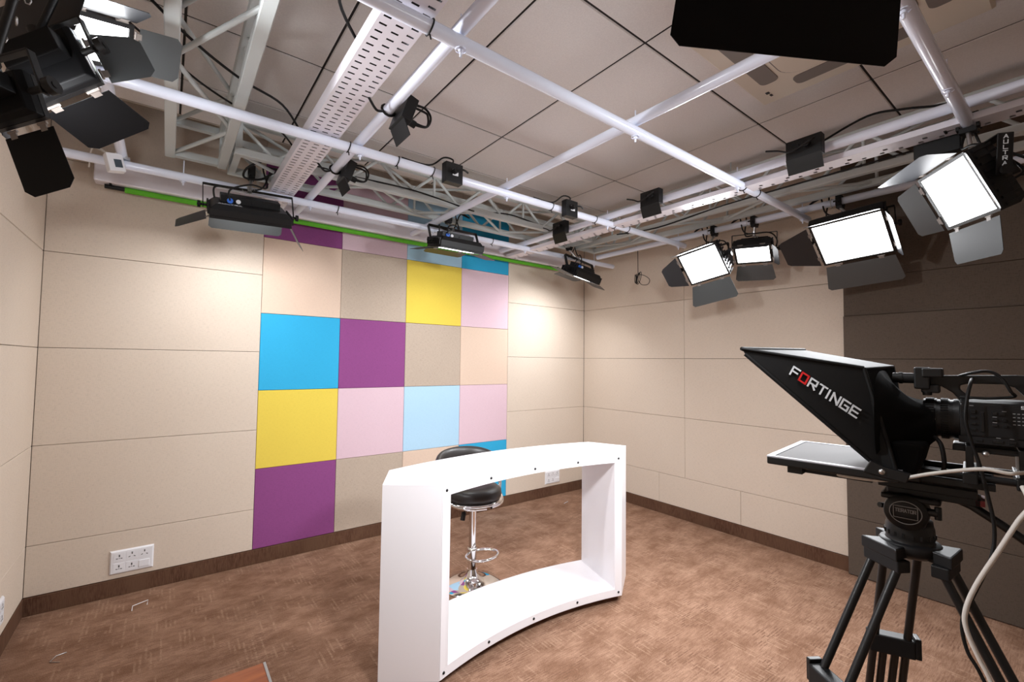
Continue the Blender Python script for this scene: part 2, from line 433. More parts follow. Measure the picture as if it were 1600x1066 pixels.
pipe('white pipe nearest the back wall, in front of the green roll', (-1.15, PY[0], ZP), (3.52, PY[0], ZP), [.62, 1.36, 2.34, 3.35, 4.35], [1.55, 2.95])
pipe('white pipe second from the back wall, carrying two square outlets', (-1.15, PY[1], ZP), (3.30, PY[1], ZP), [.33, 1.36, 2.34, 3.35, 4.35], [1.3, 1.57, 1.79, 1.93, 2.74, 3.2, 3.43, 3.6])
pipe('white pipe third from the back wall, long and bare, nearest overhead', (-1.15, PY[2], ZP), (3.30, PY[2], ZP), [.33, 1.36, 2.34, 3.35, 4.35], [1.24, 3.42, 3.6])
pipe('short-looking pipe running behind the black flap to the right lamp', (-1.15, PY[3], ZP), (2.36, PY[3], ZP), [1.36, 2.34, 3.0])
YN = -5.2
for x_, yb, lab in ((QX[0], -.46, 'white cross pipe at far left behind the left lamps'),
                (QX[1], -.10, 'white cross pipe beside the wide slotted tray'),
                (QX[2], -.12, 'white cross pipe over the middle of the desk'),
                (QX[3], -.10, 'white cross pipe beside the narrow punched tray'),
                (QX[4], -.58, 'white cross pipe along the right wall holding three lit lamps')):
    pipe(lab, (x_, yb, ZQ), (x_, YN, ZQ))

# ------------------------------------------------------------------ trusses
def truss(label, axis, s0, s1, c0, c1, z0, z1, pitch, ch=.045, br=.011):
    """box truss: axis 'x' or 'y', from s0 to s1; c0,c1 = the two chord lines across"""
    def P(s, c, z): return Vector((s, c, z)) if axis == 'x' else Vector((c, s, z))
    t = thing('lighting_truss', label, 'truss', P((s0 + s1) / 2, (c0 + c1) / 2, z0), 'grey lattice trusses under the ceiling')
    for c in (c0, c1):
        for z in (z0, z1):
            L_ = abs(s1 - s0); d = (L_, ch, ch) if axis == 'x' else (ch, L_, ch)
            MB().box(P((s0 + s1) / 2, c, z), d).build('chord', STEEL, t, bevel=.004, seg=1)
    for s in (s0, s1):                                    # end frames
        s_ = s + math.copysign(ch / 2, (s1 - s0)) * (1 if s == s0 else -1)
        for c in (c0, c1): MB().box(P(s_, c, (z0 + z1) / 2), (ch * .8, ch * .8, z1 - z0 - ch)).build('post', STEEL, t)
        for z in (z0, z1):
            d = (ch * .8, abs(c1 - c0) - ch, ch * .8) if axis == 'x' else (abs(c1 - c0) - ch, ch * .8, ch * .8)
            MB().box(P(s_, (c0 + c1) / 2, z), d).build('post', STEEL, t)
    n = max(2, round(abs(s1 - s0) / pitch)); st = (s1 - s0) / n
    for i in range(n):
        a, b, mid = s0 + st * i, s0 + st * (i + 1), s0 + st * (i + .5)
        for c in (c0, c1):                                # zigzag on both sides, with uprights
            MB().tube([P(a, c, z1), P(mid, c, z0)], br, 8).build('brace', STEEL, t)
            MB().tube([P(mid, c, z0), P(b, c, z1)], br, 8).build('brace', STEEL, t)
            if i % 2 == 0: MB().tube([P(b, c, z0), P(b, c, z1)], br * .9, 8).build('brace', STEEL, t)
        for z in (z0, z1):                                # zigzag across bottom and top
            e0, e1 = (c0, c1) if i % 2 == 0 else (c1, c0)
            MB().tube([P(a, e0, z), P(b, e1, z)], br, 8).build('brace', STEEL, t)
    return t
truss('grey lattice truss at upper left running towards the camera', 'y', -.57, -3.9, -.60, -.335, 2.795, 2.99, .52, .05)
truss('grey lattice truss along the coloured back wall', 'x', -.30, 2.78, -.87, -.52, 2.79, 2.985, .44)
truss('grey lattice truss along the right wall above the lit lamps', 'y', -.57, -4.6, 2.86, 3.13, 2.785, 3.03, .5)
rods = MB()
def rod(x, y, z0, label):
    o = MB().tube([(x, y, z0), (x, y, ZC)], .005, 8).build('hanger_rod', STEEL)
    tag(o, label, 'rod', 'thin hanger rods up to the ceiling')
for x, y, z0, lab in ((-.335, -2.2, 3.015, 'thin rod holding the upper left truss to the ceiling'), (1.1, -.87, 3.01, 'thin rod holding the back truss to the ceiling'),
                  (2.86, -2.25, 3.05, 'thin rod holding the right truss to the ceiling')): rod(x, y, z0, lab)

# ------------------------------------------------------------------ cable trays
def tray(label, xa, xb, ya, yb, z0, h, cellx, celly, hole, pattern):
    t = thing('cable_tray', label, 'cable tray', ((xa + xb) / 2, (ya + yb) / 2, z0), 'white perforated cable trays')
    Lg = abs(yb - ya); yc = (ya + yb) / 2
    MB().box((xa, yc, z0 + h / 2), (.002, Lg, h)).box((xb, yc, z0 + h / 2), (.002, Lg, h)).build('side_wall', TRAYM, t)
    MB().box(((xa + xb) / 2, yc, z0 + h), (xb - xa, Lg, .002)).build('cover', BLACK, t)  # black so the holes look dark; shade inside the tray put into its colour
    nx, ny = max(1, round((xb - xa) / cellx)), round(Lg / celly)
    b = MB(); dx = (xb - xa) / nx; dy = Lg / ny; y_lo = min(ya, yb); hx, hy = hole[0] / 2, hole[1] / 2
    for j in range(ny):
        for i in range(nx):
            X0, Y0 = xa + i * dx, y_lo + j * dy
            if not pattern(i, j):
                b.add([(X0, Y0, z0), (X0 + dx, Y0, z0), (X0 + dx, Y0 + dy, z0), (X0, Y0 + dy, z0)], [(0, 1, 2, 3)]); continue
            sh = (dy * .22 if i % 2 else -dy * .22)
            px, py = X0 + dx / 2, Y0 + dy / 2 + sh
            b.add([(X0, Y0, z0), (X0 + dx, Y0, z0), (X0 + dx, Y0 + dy, z0), (X0, Y0 + dy, z0),
                   (px - hx, py - hy, z0), (px + hx, py - hy, z0), (px + hx, py + hy, z0), (px - hx, py + hy, z0)],
                  [(0, 1, 5, 4), (1, 2, 6, 5), (2, 3, 7, 6), (3, 0, 4, 7)])
    b.build('slotted_base', TRAYM, t)
    return t
tray('wide white cable tray with rows of slots, at upper left', -.05, .10, -.12, -4.6, 2.712, .06, .05, .042, (.027, .009), lambda i, j: True)
tray('narrow white cable tray with punched square holes, at right', 2.245, 2.36, -.16, -4.6, 2.665, .03, .0383, .038, (.020, .018), lambda i, j: (j % 4 == 0 and i == 2) or (j % 4 == 1 and i in (1,)) or (j % 4 == 2 and i in (2,)))

# ------------------------------------------------------------------ black outlet boxes on the pipes
def cable_obj(name, pts, r, M, label, cat='cable', group=None, n=6, root=None):
    mb = MB(); mb.tube(spline(pts, n), r, 7)
    if root is not None: return mb.build(name, M, root)
    o = mb.build(name, M); tag(o, label, cat, group); return o
def outlet_front(label, x, y=PY[1]):
    t = thing('outlet_box', label, 'outlet box', (x, y - .06, ZP - .05), 'black outlet boxes on the pipe grid')
    MB().box((x, y - .052, ZP - .004), (.115, .052, .12)).build('box', BLACK, t, bevel=.003)
    MB().box((x + .005, y - .08, ZP - .002), (.036, .006, .036)).build('socket_insert', PLASTIC, t)
    MB().tube([(x - .005, y - .079, ZP), (x - .005, y - .115, ZP)], .016, 10).tube(spline([(x - .005, y - .112, ZP), (x + .03, y - .13, ZP + .004), (x + .07, y - .115, ZP + .002)], 4), .006, 7).build('plug', RUB, t)
    cable_obj('cable', [(x, y - .05, ZP + .056), (x + .002, y - .05, ZP + .085), (x - .05, y - .03, ZP + .09), (x - .13, y - .005, ZP + .032), (x - .3, y, ZP + .03)], .005, RUB, '', root=t)
    return t
outlet_front('square black outlet box on the second pipe, left of the middle lamp', .745)
outlet_front('square black outlet box on the second pipe, above the small right lamp', 1.725)
def outlet_side(label, x, y, side=-1, s=1.0, flap=True):
    """box strapped to a cross pipe, its lower lip bent outward"""
    t = thing('outlet_box', label, 'outlet box', (x + side * .05, y, ZQ - .07), 'black outlet boxes on the pipe grid')
    w_, xo = .155 * s, x + side * .032
    MB().box((x + side * .058, y, ZQ + .0), (.05, w_, .105)).build('box', BLACK, t, bevel=.002)
    MB().add([(xo + side * .052, y - w_ / 2, ZQ - .05), (xo + side * .052, y + w_ / 2, ZQ - .05), (xo + side * .02, y + w_ / 2, ZQ - .125), (xo + side * .02, y - w_ / 2, ZQ - .125),
              (xo + side * .048, y - w_ / 2, ZQ - .05), (xo + side * .048, y + w_ / 2, ZQ - .05), (xo + side * .016, y + w_ / 2, ZQ - .125), (xo + side * .016, y - w_ / 2, ZQ - .125)],
             [(0, 1, 2, 3), (7, 6, 5, 4), (0, 3, 7, 4), (1, 5, 6, 2), (2, 6, 7, 3), (0, 4, 5, 1)]).build('lower_lip', BLACK, t)
    MB().tube([(xo + side * .05, y - .02, ZQ + .01), (xo + side * .075, y - .02, ZQ + .008)], .018, 10).tube([(xo + side * .05, y + .03, ZQ + .01), (xo + side * .07, y + .03, ZQ + .008)], .016, 10).build('plug', RUB, t)
    p = Vector((xo + side * .07, y - .02, ZQ + .005))
    cable_obj('cable', [p, p + Vector((side * .04, -.05, .0)), p + Vector((side * .03, .06, -.03)), p + Vector((side * .02, .13, .0)), p + Vector((0, .2, .03))], .005, RUB, '', root=t)
    MB().tube([(x + (PR + .004) * math.cos(i * .5236), y + .05, ZQ + (PR + .004) * math.sin(i * .5236)) for i in range(12)], .004, 6, closed=True).build('strap', RUB, t)
    return t
outlet_side('black outlet box with bent lip on the punched-tray pipe, farthest from the camera', QX[3] - .02, -1.12)
outlet_side('black outlet box with bent lip on the punched-tray pipe, above the lit row', QX[3] - .02, -2.05)
outlet_side('large black outlet box on the punched-tray pipe, near the right', QX[3] - .02, -3.02, s=1.1)
def outlet_hang(label, x, y):
    """box on the tray side pipe, hanging beside it with a coil of cable"""
    t = thing('outlet_box', label, 'outlet box', (x + .06, y, ZQ - .08), 'black outlet boxes on the pipe grid')
    R = Matrix.Rotation(math.radians(18), 3, 'Y')
    MB().box((x + .052, y, ZQ - .03), (.05, .15, .12), R).build('box', BLACK, t, bevel=.002)
    MB().add([(x + .02, y - .075, ZQ - .085), (x + .02, y + .075, ZQ - .085), (x + .055, y + .085, ZQ - .15), (x + .055, y - .065, ZQ - .15),
              (x + .024, y - .075, ZQ - .083), (x + .024, y + .075, ZQ - .083), (x + .059, y + .085, ZQ - .148), (x + .059, y - .065, ZQ - .148)],
             [(0, 1, 2, 3), (7, 6, 5, 4), (0, 3, 7, 4), (1, 5, 6, 2), (2, 6, 7, 3), (0, 4, 5, 1)]).build('lower_lip', GREYP, t)
    MB().tube([(x + .07, y, ZQ - .05), (x + .11, y, ZQ - .06)], .017, 10).build('plug', RUB, t)
    for k in range(2):
        pts = [(x + .1, y - .01, ZQ - .055 - .01 * k), (x + .16, y - .02, ZQ - .06), (x + .185 - .015 * k, y - .01, ZQ - .0), (x + .15, y, ZQ + .04 - .02 * k), (x + .06, y + .01, ZQ + .03)]
        cable_obj('cable', pts, .0055, RUB, '', root=t)
    MB().tube([(x + (PR + .005) * math.cos(i * .5236), y + .06 + .01 * math.sin(i * .5236), ZQ + (PR + .005) * math.sin(i * .5236)) for i in range(12)], .006, 6, closed=True).build('strap', RUB, t)
    cable_obj('cable', [(x - .02, y + .06, ZQ - .01), (x - .07, y + .02, ZQ - .04), (x - .12, y - .02, ZQ - .02)], .006, RUB, '', root=t)
    return t
outlet_hang('black outlet box with cable coil on the slotted-tray pipe, nearer one', QX[1], -2.02)
outlet_hang('black outlet box with cable coil on the slotted-tray pipe, behind the second pipe', QX[1], -1.18)
t = thing('outlet_box', 'black plate box behind the pipe end above the right lamp', 'outlet box', (2.36, -3.56, 2.62), 'black outlet boxes on the pipe grid')
MB().box((2.40, -3.50, 2.66), (.05, .17, .13)).build('box', BLACK, t, bevel=.004)
MB().tube([(2.38, -3.56, 2.7), (2.42, -3.6, 2.74)], .015, 8).build('plug', RUB, t)

# ------------------------------------------------------------------ LED panel lamps
def frame_from(n, x):
    n = Vector(n).normalized(); x = Vector(x); x = (x - n * x.dot(n)).normalized(); y = n.cross(x)
    return Matrix(((x.x, y.x, n.x), (x.y, y.y, n.y), (x.z, y.z, n.z)))
def lamp(label, c, n, x, W, H, D, strength, flaps, pipe_pt, yoke=.10, yoke_flat=.02, connectors=True, text=None, cable_pts=None, flapmat=None, group='LED panel lamps on the pipe grid', fins=True, spread=130, leads=True, bodymat=None):
    bodymat = bodymat or BLACK
    R = frame_from(n, x); c = Vector(c)
    M4 = Matrix.Translation(c) @ R.to_4x4()
    t = thing('panel_lamp', label, 'lamp', group=group, M=M4)
    T = lambda a, b, d: c + R @ Vector((a, b, d))
    bx = lambda mb, ctr, dim: mb.box(T(*ctr), dim, R)
    # body with a chamfered back
    mb = MB(); q = .86
    P = [T(sx * W / 2, sy * H / 2, -.004) for sx, sy in ((-1, -1), (1, -1), (1, 1), (-1, 1))]
    P += [T(sx * W / 2, sy * H / 2, -D * .6) for sx, sy in ((-1, -1), (1, -1), (1, 1), (-1, 1))]
    P += [T(sx * W / 2 * q, sy * H / 2 * q, -D) for sx, sy in ((-1, -1), (1, -1), (1, 1), (-1, 1))]
    fs = [(0, 1, 2, 3), (8, 11, 10, 9)]
    for k in (0, 4):
        for i in range(4): fs.append((k + i, k + 4 + i, k + 4 + (i + 1) % 4, k + (i + 1) % 4))
    mb.add(P, fs).build('housing', bodymat, t, bevel=.003)
    mb = MB(); r = .014
    bx(mb, (0, H / 2 - r / 2, .003), (W, r, .014)); bx(mb, (0, -H / 2 + r / 2, .003), (W, r, .014))
    bx(mb, (W / 2 - r / 2, 0, .003), (r, H - 2 * r, .014)); bx(mb, (-W / 2 + r / 2, 0, .003), (r, H - 2 * r, .014))
    mb.build('front_frame', BLACK, t)
    mb = MB(); bx(mb, (0, 0, .001), (W - 2 * r, H - 2 * r, .006)); mb.build('diffuser', led('led_face', FACE), t)
    al = bpy.data.lights.new('panel_light', 'AREA'); al.shape = 'RECTANGLE'; al.size, al.size_y = W - 2 * r, H - 2 * r
    al.energy = strength; al.spread = math.radians(spread); al.color = (.955, .972, 1.0)
    lo = bpy.data.objects.new('panel_light', al); COL.objects.link(lo); lo.parent = t
    lo.matrix_local = Matrix.Translation((0, 0, .010)) @ Matrix.Rotation(math.pi, 4, 'X')
    mb = MB(); bx(mb, (0, H * .10, -D - .02), (W * .74, H * .42, .042)); mb.build('control_box', bodymat, t, bevel=.003)
    if fins:
        for s in (-1, 1):
            mb = MB()
            for k in range(9): bx(mb, (s * (W / 2 + .005), -H / 2 + H * (k + .5) / 9, -D * .45), (.01, H / 26, D * .62))
            mb.build('heat_sink', BLACK, t)
    if connectors:
        p = T(-W * .26, -H * .10, -D - .02); 
        mb = MB(); mb.tube([T(W * .26, -H * .08, -D - .012), T(W * .26, -H * .17, -D - .016)], .016, 14).build('power_inlet', BLUEC, t)
        mb = MB(); mb.tube([T(W * .16, -H * .08, -D - .012), T(W * .16, -H * .15, -D - .016)], .013, 12).build('power_outlet', PLASTIC, t)
        mb = MB(); mb.tube([T(-W * .02, -H * .08, -D - .014), T(-W * .02, -H * .13, -D - .018)], .006, 10).build('dimmer_knob', RUB, t)
    # barn doors: (length, opening angle from straight ahead, taper of outer edge, material)
    for side, spec in flaps.items():
        ln, ang, tp = spec[:3]; fm = spec[3] if len(spec) > 3 else (flapmat or FLAP)
        a = math.radians(ang)
        if side in 'TB':
            s = 1 if side == 'T' else -1; h0 = T(0, s * (H / 2 + .004), .012); u = R @ Vector((1, 0, 0)); out = R @ Vector((0, s, 0)); w0 = W
        else:
            s = 1 if side == 'R' else -1; h0 = T(s * (W / 2 + .004), 0, .012); u = R @ Vector((0, 1, 0)); out = R @ Vector((s, 0, 0)); w0 = H
        zf = R @ Vector((0, 0, 1)); d = zf * math.cos(a) + out * math.sin(a); nn = u.cross(d).normalized() * .0018
        w1 = w0 * tp; cr = .018
        pts = [h0 - u * w0 * .48 + d * .012, h0 + u * w0 * .48 + d * .012, h0 + u * (w1 / 2) + d * (ln - cr), h0 + u * (w1 / 2 - cr) + d * ln, h0 - u * (w1 / 2 - cr) + d * ln, h0 - u * (w1 / 2) + d * (ln - cr)]
        f = MB().prism([p - nn / 2 for p in pts], nn).build('barn_door', fm, t)
        for k in (-.3, .3):
            hw2 = min(.02, w0 * .09); po = h0 + u * (w0 * k)
            MB().tube([po - u * hw2, po + u * hw2], .0035, 8).prism([po - u * hw2 * .7 - nn, po + u * hw2 * .7 - nn, po + u * hw2 * .7 + d * .018 - nn, po - u * hw2 * .7 + d * .018 - nn], nn * 2).build('hinge', VENT, f)
    # yoke up to the pipe
    pp = Vector(pipe_pt); u = R @ Vector((1, 0, 0)); piv = T(0, 0, -D * .5)
    up = (pp - piv); up = (up - u * up.dot(u)).normalized(); hw = W / 2 + .03
    def flat(a, b, wv, tv):
        d = (b - a); L_ = d.length; d.normalize(); s_ = wv * (yoke_flat / 2); e = tv * .0025
        return [a - s_ - e, a + s_ - e, a + s_ + e, a - s_ + e], d * L_
    fwd = u.cross(up).normalized(); yk = MB()
    for s in (-1, 1):
        po, ex = flat(piv + u * s * hw - up * .015, piv + u * s * hw + up * yoke, fwd, u); yk.prism(po, ex)
    po, ex = flat(piv - u * hw + up * yoke, piv + u * hw + up * yoke, fwd, up); yk.prism(po, ex)
    y_ = yk.build('yoke', BLACK, t, bevel=.001, seg=1)
    for s in (-1, 1):
        MB().tube([piv + u * s * (W / 2 - .002), piv + u * s * (hw + .03)], .008, 10).lathe([(.0, 0), (.02, 0), (.02, 0), (.02, .016), (.02, .016), (0, .016)], piv + u * s * (hw + .012), u * s, 14).build('yoke_knob', RUB, t)
    fs_ = 1 if (fwd.cross(up)).dot(u) > 0 else -1
    if text:
        if text == 'yoke':
            b = piv + u * (hw + .0028) + up * (yoke * .86)
            for k_, c_ in enumerate('AULTRA'):
                lettering(c_, b - up * (.0215 * k_) - fwd * .0065 * fs_, fwd * .013 * fs_, up * .014, t, PRINT, th=.2, lift=.001)
        else:
            lettering('AULTRA', T(W * .40, -H * .37, -D - .0008), R @ Vector((-W * .27, 0, 0)), R @ Vector((0, .018, 0)), t, PRINT, lift=.0012)
    top = piv + up * yoke
    MB().tube([top - up * .004, top + (pp - Z * (PR + .02) - top) * 1.0], .009, 10).tube([top - up * .012, top + up * .022], .014, 8).build('spigot', SILV if bodymat is BLACK else BLACK, t)
    # pipe clamp: block over the pipe with jaw and wing bolt
    pd = Y if abs(pp.x - min(QX, key=lambda q: abs(q - pp.x))) < .01 and abs(pp.z - ZQ) < .01 else X
    sd = pd.cross(Z).normalized(); k = MB()
    Rm = Matrix((sd, pd, Z)).transposed()
    k.box(pp + Z * (PR + .006), (.075, .036, .012), Rm).box(pp + sd * (PR + .008) - Z * .004, (.012, .036, .06), Rm).box(pp - sd * (PR + .008) - Z * .004, (.012, .036, .06), Rm).box(pp - Z * (PR + .014), (.06, .036, .024), Rm)
    k.build('pipe_clamp', BLACK, t, bevel=.002, seg=1)
    MB().tube([pp - sd * (PR + .012) - Z * .01, pp - sd * (PR + .05) - Z * .014], .005, 8).tube([pp - sd * (PR + .05) - Z * .014 - pd * .018, pp - sd * (PR + .05) - Z * .014 + pd * .018], .006, 8).build('wing_bolt', RUB, t)
    # safety chain
    ch = MB(); a0 = pp + pd * .05 - Z * (PR + .004); b0 = top + u * .04 + up * .002
    for i in range(9):
        q_ = i / 8; p = a0.lerp(b0, q_) - Z * .06 * math.sin(math.pi * q_) + sd * .02 * math.sin(math.pi * q_)
        ax = pd if i % 2 else sd
        ch.tube([p + (ax * math.cos(j * 1.0472) * .006 + Z * math.sin(j * 1.0472) * .010) for j in range(6)], .0016, 5, closed=True)
    ch.tube([pp + (sd * math.cos(i * .5236) + Z * math.sin(i * .5236)) * (PR + .005) + pd * .05 for i in range(12)], .002, 5, closed=True)
    ch.build('safety_chain', SILV, t)
    # power lead: loops from the back of the lamp up over the pipe
    b1 = T(W * .26, -H * .16, -D - .016)
    for k in range(2 if leads else 0):
        off = sd * (.03 * k) + pd * (.05 - .12 * k)
        pts = [b1 + u * (.08 * k), b1 + u * (.08 * k) - (R @ Vector((0, 0, 1))) * .05 + up * .02, (b1 + pp) / 2 + fwd * (.05 if k else -.03) + off, pp + pd * (.09 - .03 * k) - Z * .09 + sd * .03 * (1 - 2 * k), pp + pd * (.07 + .05 * k) + Z * (PR + .03), pp + pd * .2 + Z * (PR + .008) + sd * .02]
        MB().tube(spline(pts, 7), .0055, 7).build('power_lead', RUB, t)
    return t

# back row, washing the back wall
lamp('wide black lamp at left, back towards us, washing the beige panels', (-.18, -.68, 2.462), (.04, .43, -.90), (-1, .02, 0), .44, .29, .075, BACK, {'T': (.16, 32, .98, FLAPL), 'L': (.17, 30, .8), 'R': (.18, 62, .8)}, (-.17, -.58, 2.79), yoke=.16, text='back', spread=140)
lamp('black lamp over the yellow square, blue plug on its back', (1.325, -.68, 2.50), (0, .22, -.975), (-1, .02, 0), .40, .25, .085, BACK * .55, {'L': (.16, 80, .75), 'R': (.17, 75, .75), 'T': (.12, 70, .9)}, (1.31, -.58, 2.79), yoke=.15, yoke_flat=.03)
lamp('small black lamp by the right corner washing the beige panels', (2.825, -.68, 2.447), (-.14, .34, -.93), (-1, .02, 0), .36, .25, .085, BACK * 1.75, {'L': (.15, 80, .75), 'R': (.2, 95, .8), 'T': (.12, 70, .9)}, (2.76, -.58, 2.79), yoke=.17, yoke_flat=.03, spread=140)
# right row, key lamps
lamp('square lit lamp on the right wall pipe, second lamp from the corner', (3.037, -1.917, 2.408), (-.80, -.147, -.585), (.06, -.984, .168), .345, .30, .10, KEY, {'L': (.17, 78, .62), 'B': (.19, 60, 1.15, FLAPL), 'T': (.14, 20, 1.0)}, (QX[4], -1.93, ZQ), yoke=.12)
lamp('smallest lit lamp on the right wall pipe, between two square ones', (3.20, -2.255, 2.468), (-.62, -.12, -.80), (.30, -.955, .02), .27, .20, .09, KEY * .5, {'L': (.10, 60, .8), 'B': (.15, 72, 1.12, FLAPL), 'T': (.06, 12, 1.0), 'R': (.08, 42, .9)}, (QX[4], -2.27, ZQ), yoke=.13)
lamp('large lit lamp with dark left flap on the right wall pipe', (3.12, -2.945, 2.43), (-.62, -.10, -.79), (.062, -.995, .08), .41, .37, .11, KEY, {'L': (.21, 88, .62), 'B': (.20, 72, 1.08, FLAPL), 'T': (.14, 38, 1.0), 'R': (.09, 26, .9)}, (QX[4], -2.86, ZQ), yoke=.13)
lamp('nearest lit lamp at right, tilted, hung from the pipe end', (2.255, -3.584, 2.35), (-.446, .787, -.427), (-.851, -.521, -.072), .40, .285, .10, KEY, {'L': (.19, 82, .85), 'B': (.17, 72, .9, FLAPK), 'T': (.15, 22, 1.2), 'R': (.10, 66, .9)}, (2.30, PY[3], ZP), yoke=.15, yoke_flat=.05, text='yoke')
# left cluster, seen from behind
lamp('dark lamp at top left seen from behind, long black lower flap and wide top flap', (-.845, -2.229, 2.350), (.50, .86, .05), (-.73, .46, -.45), .185, .155, .035, SIDE, {'B': (.17, 14, 1.05, FLAPK), 'L': (.13, 62, .8, FLAPL), 'T': (.20, 72, 1.9), 'R': (.10, 60, .8)}, (QX[0], -2.23, ZQ), yoke=.10, connectors=False, fins=False, leads=False, bodymat=FLAPK)
lamp('dark lamp at the left edge with one long hanging flap', (-.887, -2.377, 2.172), (.57, .80, .10), (-.78, .56, -.30), .125, .105, .04, SIDE, {'B': (.16, 88, 1.0, FLAPK), 'R': (.10, 30, .8)}, (QX[0], -2.52, ZQ), yoke=.09, connectors=False, fins=False, leads=False, bodymat=FLAPK)
lamp('lamp at top left with lit face towards us and silver flap', (-.786, -2.04, 2.570), (.62, -.56, -.55), (.52, .54, .42), .20, .15, .05, SIDE * 14.0, {'T': (.10, 40, 1.0), 'R': (.15, 85, 1.0, FLAPL)}, (QX[0], -1.93, ZQ), yoke=.05, connectors=False, leads=False)
# overhead lamp of which only one flap reaches the frame
tip_l, tip_r = Vector((.12, -3.51, 2.128)), Vector((.43, -3.75, 2.088))
n_ = Vector((.46, .68, -.57)).normalized(); x_ = (tip_l - tip_r).normalized(); x_ = (x_ - n_ * x_.dot(n_)).normalized(); y_ = n_.cross(x_)
a_ = math.radians(52); d_ = n_ * math.cos(a_) - y_ * math.sin(a_)
c_ = (tip_l + tip_r) / 2 - d_ * .22 + y_ * .154 - n_ * .012
lamp('overhead lamp whose big black flap hangs into the top right', c_, n_, x_, .40, .30, .09, TOP, {'B': (.22, 52, 1.0, FLAPK), 'T': (.16, 40, 1.0)}, (c_.x - .02, PY[3], ZP), yoke=.07, spread=95)

# ------------------------------------------------------------------ studio desk
DK = thing('news_desk', 'white curved open-frame news desk in the middle of the room', 'desk', (1.17, -1.8, .05))
def arc(xa, xb, y, sag, n):
    out = []
    for i in range(n + 1):
        q = i / n; out.append((xa + (xb - xa) * q, y + sag * (1 - (2 * q - 1) ** 2)))
    return out
NA = 20
Z0, Z1 = .045, .962
FX0, FX1, RX0, RX1, BX0, BX1 = .507, 1.845, .274, 2.098, .414, 1.985
PL = arc(FX0, FX1, -2.012, .10, NA) + [(RX1, -1.845)] + arc(BX1, BX0, -1.585, .115, NA) + [(RX0, -1.845)]
TS = .052
def slab(z0, z1, name):
    mb = MB().prism([(x, y, z0) for x, y in PL], (0, 0, z1 - z0)); return mb.build(name, WHITE, DK)
slab(Z1 - TS, Z1, 'desk_top'); slab(Z0, Z0 + TS, 'desk_base')
def endp(s):
    fx, rx, bx_ = ((FX0, RX0, BX0), (FX1, RX1, BX1))[s > 0]
    o = [(fx, -2.012), (rx, -1.845), (bx_, -1.585)]; i = [(bx_ - s * .065, -1.580), (fx - s * .053, -2.002)]
    return MB().prism([(x, y, Z0 + TS) for x, y in o + i], (0, 0, Z1 - Z0 - 2 * TS)).build('end_panel', WHITE, DK)
endp(-1); endp(1)
# front trim frame, slightly proud, with screws
fr = arc(1.176 - .665, 1.176 + .665, -2.0145, .10, NA); wT = .050
def strip(z0, z1):
    mb = MB()
    for (xa, ya), (xb, yb) in zip(fr[:-1], fr[1:]):
        mb.prism([(xa, ya, z0), (xb, yb, z0), (xb, yb, z1), (xa, ya, z1)], (0, .006, 0))
    return mb
strip(Z1 - wT - .006, Z1 - .006).build('trim_strip', WHITE, DK); strip(Z0 + .003, Z0 + wT).build('trim_strip', WHITE, DK)
for s in (-1, 1):
    xa = 1.176 + s * .665; ya = -2.0145; xb = 1.176 + s * .615; yb = ya + .10 * (1 - (.615 / .665) ** 2)
    MB().prism([(xa, ya, Z0 + wT), (xb, yb, Z0 + wT), (xb, yb, Z1 - wT - .006), (xa, ya, Z1 - wT - .006)], (0, .006, 0)).build('trim_strip', WHITE, DK)
for zz in (Z0 + .028, Z1 - .030):
    for k, q in enumerate((-.965, -.5, 0, .5, .965)):
        xq = 1.176 + .665 * q; yq = -2.0145 + .10 * (1 - q * q)
        MB().lathe([(0, .003), (.007, .0025), (.0075, 0), (.0075, -.004)], (xq, yq - .0005, zz), (0, -1, 0), 10).build('screw', GREYP, DK)
for x_, y_ in ((.62, -1.88), (1.74, -1.88), (1.70, -1.62), (.66, -1.62)):
    cm = MB().box((x_, y_, .036), (.05, .05, .018)).box((x_ - .014, y_, .024), (.004, .036, .026)).box((x_ + .014, y_, .024), (.004, .036, .026))
    c_ = cm.build('caster', BLACK, DK)
    MB().tube([(x_ - .011, y_, .0185), (x_ + .011, y_, .0185)], .0185, 14).build('wheel', RUB, c_)

# ------------------------------------------------------------------ bar stool
SX, SY = 1.185, -1.235
ST = thing('bar_stool', 'black padded swivel bar stool with chrome base behind the desk', 'stool', (SX, SY, 0))
MB().lathe([(0, .001), (.205, .001), (.208, .006), (.205, .012), (.15, .022), (.09, .036), (.055, .058), (.04, .085), (.034, .11), (.034, .11), (0, .11)], (SX, SY, 0), n=48).build('base', CHROME, ST)
MB().tube([(SX, SY, .10), (SX, SY, .245)], .031, 24).lathe([(.036, .24), (.036, .252), (.030, .258)], (SX, SY, 0), n=24).build('outer_column', CHROME, ST)
MB().tube([(SX, SY, .245), (SX, SY, .56)], .026, 24).build('inner_column', CHROME, ST)
ring = [(SX + .03 + .120 * math.cos(a), SY - .08 + .09 * math.sin(a), .222) for a in [i * 2 * math.pi / 28 for i in range(28)]]
MB().tube(ring, .009, 8, closed=True).build('footrest', CHROME, ST)
MB().lathe([(0, .555), (.11, .555), (.11, .555), (.15, .565), (.205, .585), (.212, .594), (.205, .603), (0, .603)], (SX, SY, 0), n=40).build('seat_pan', CHROME, ST)
MB().lathe([(0, .603), (.180, .603), (.196, .612), (.20, .635), (.196, .662), (.175, .680), (.10, .684), (0, .677)], (SX, SY, 0), n=44).build('seat_cushion', LEATH, ST)
MB().tube([(SX - .02, SY - .02, .565), (SX - .12, SY - .08, .545), (SX - .14, SY - .10, .53)], .006, 8).tube([(SX - .13, SY - .09, .545), (SX - .15, SY - .105, .50)], .016, 10).build('height_lever', RUB, ST)
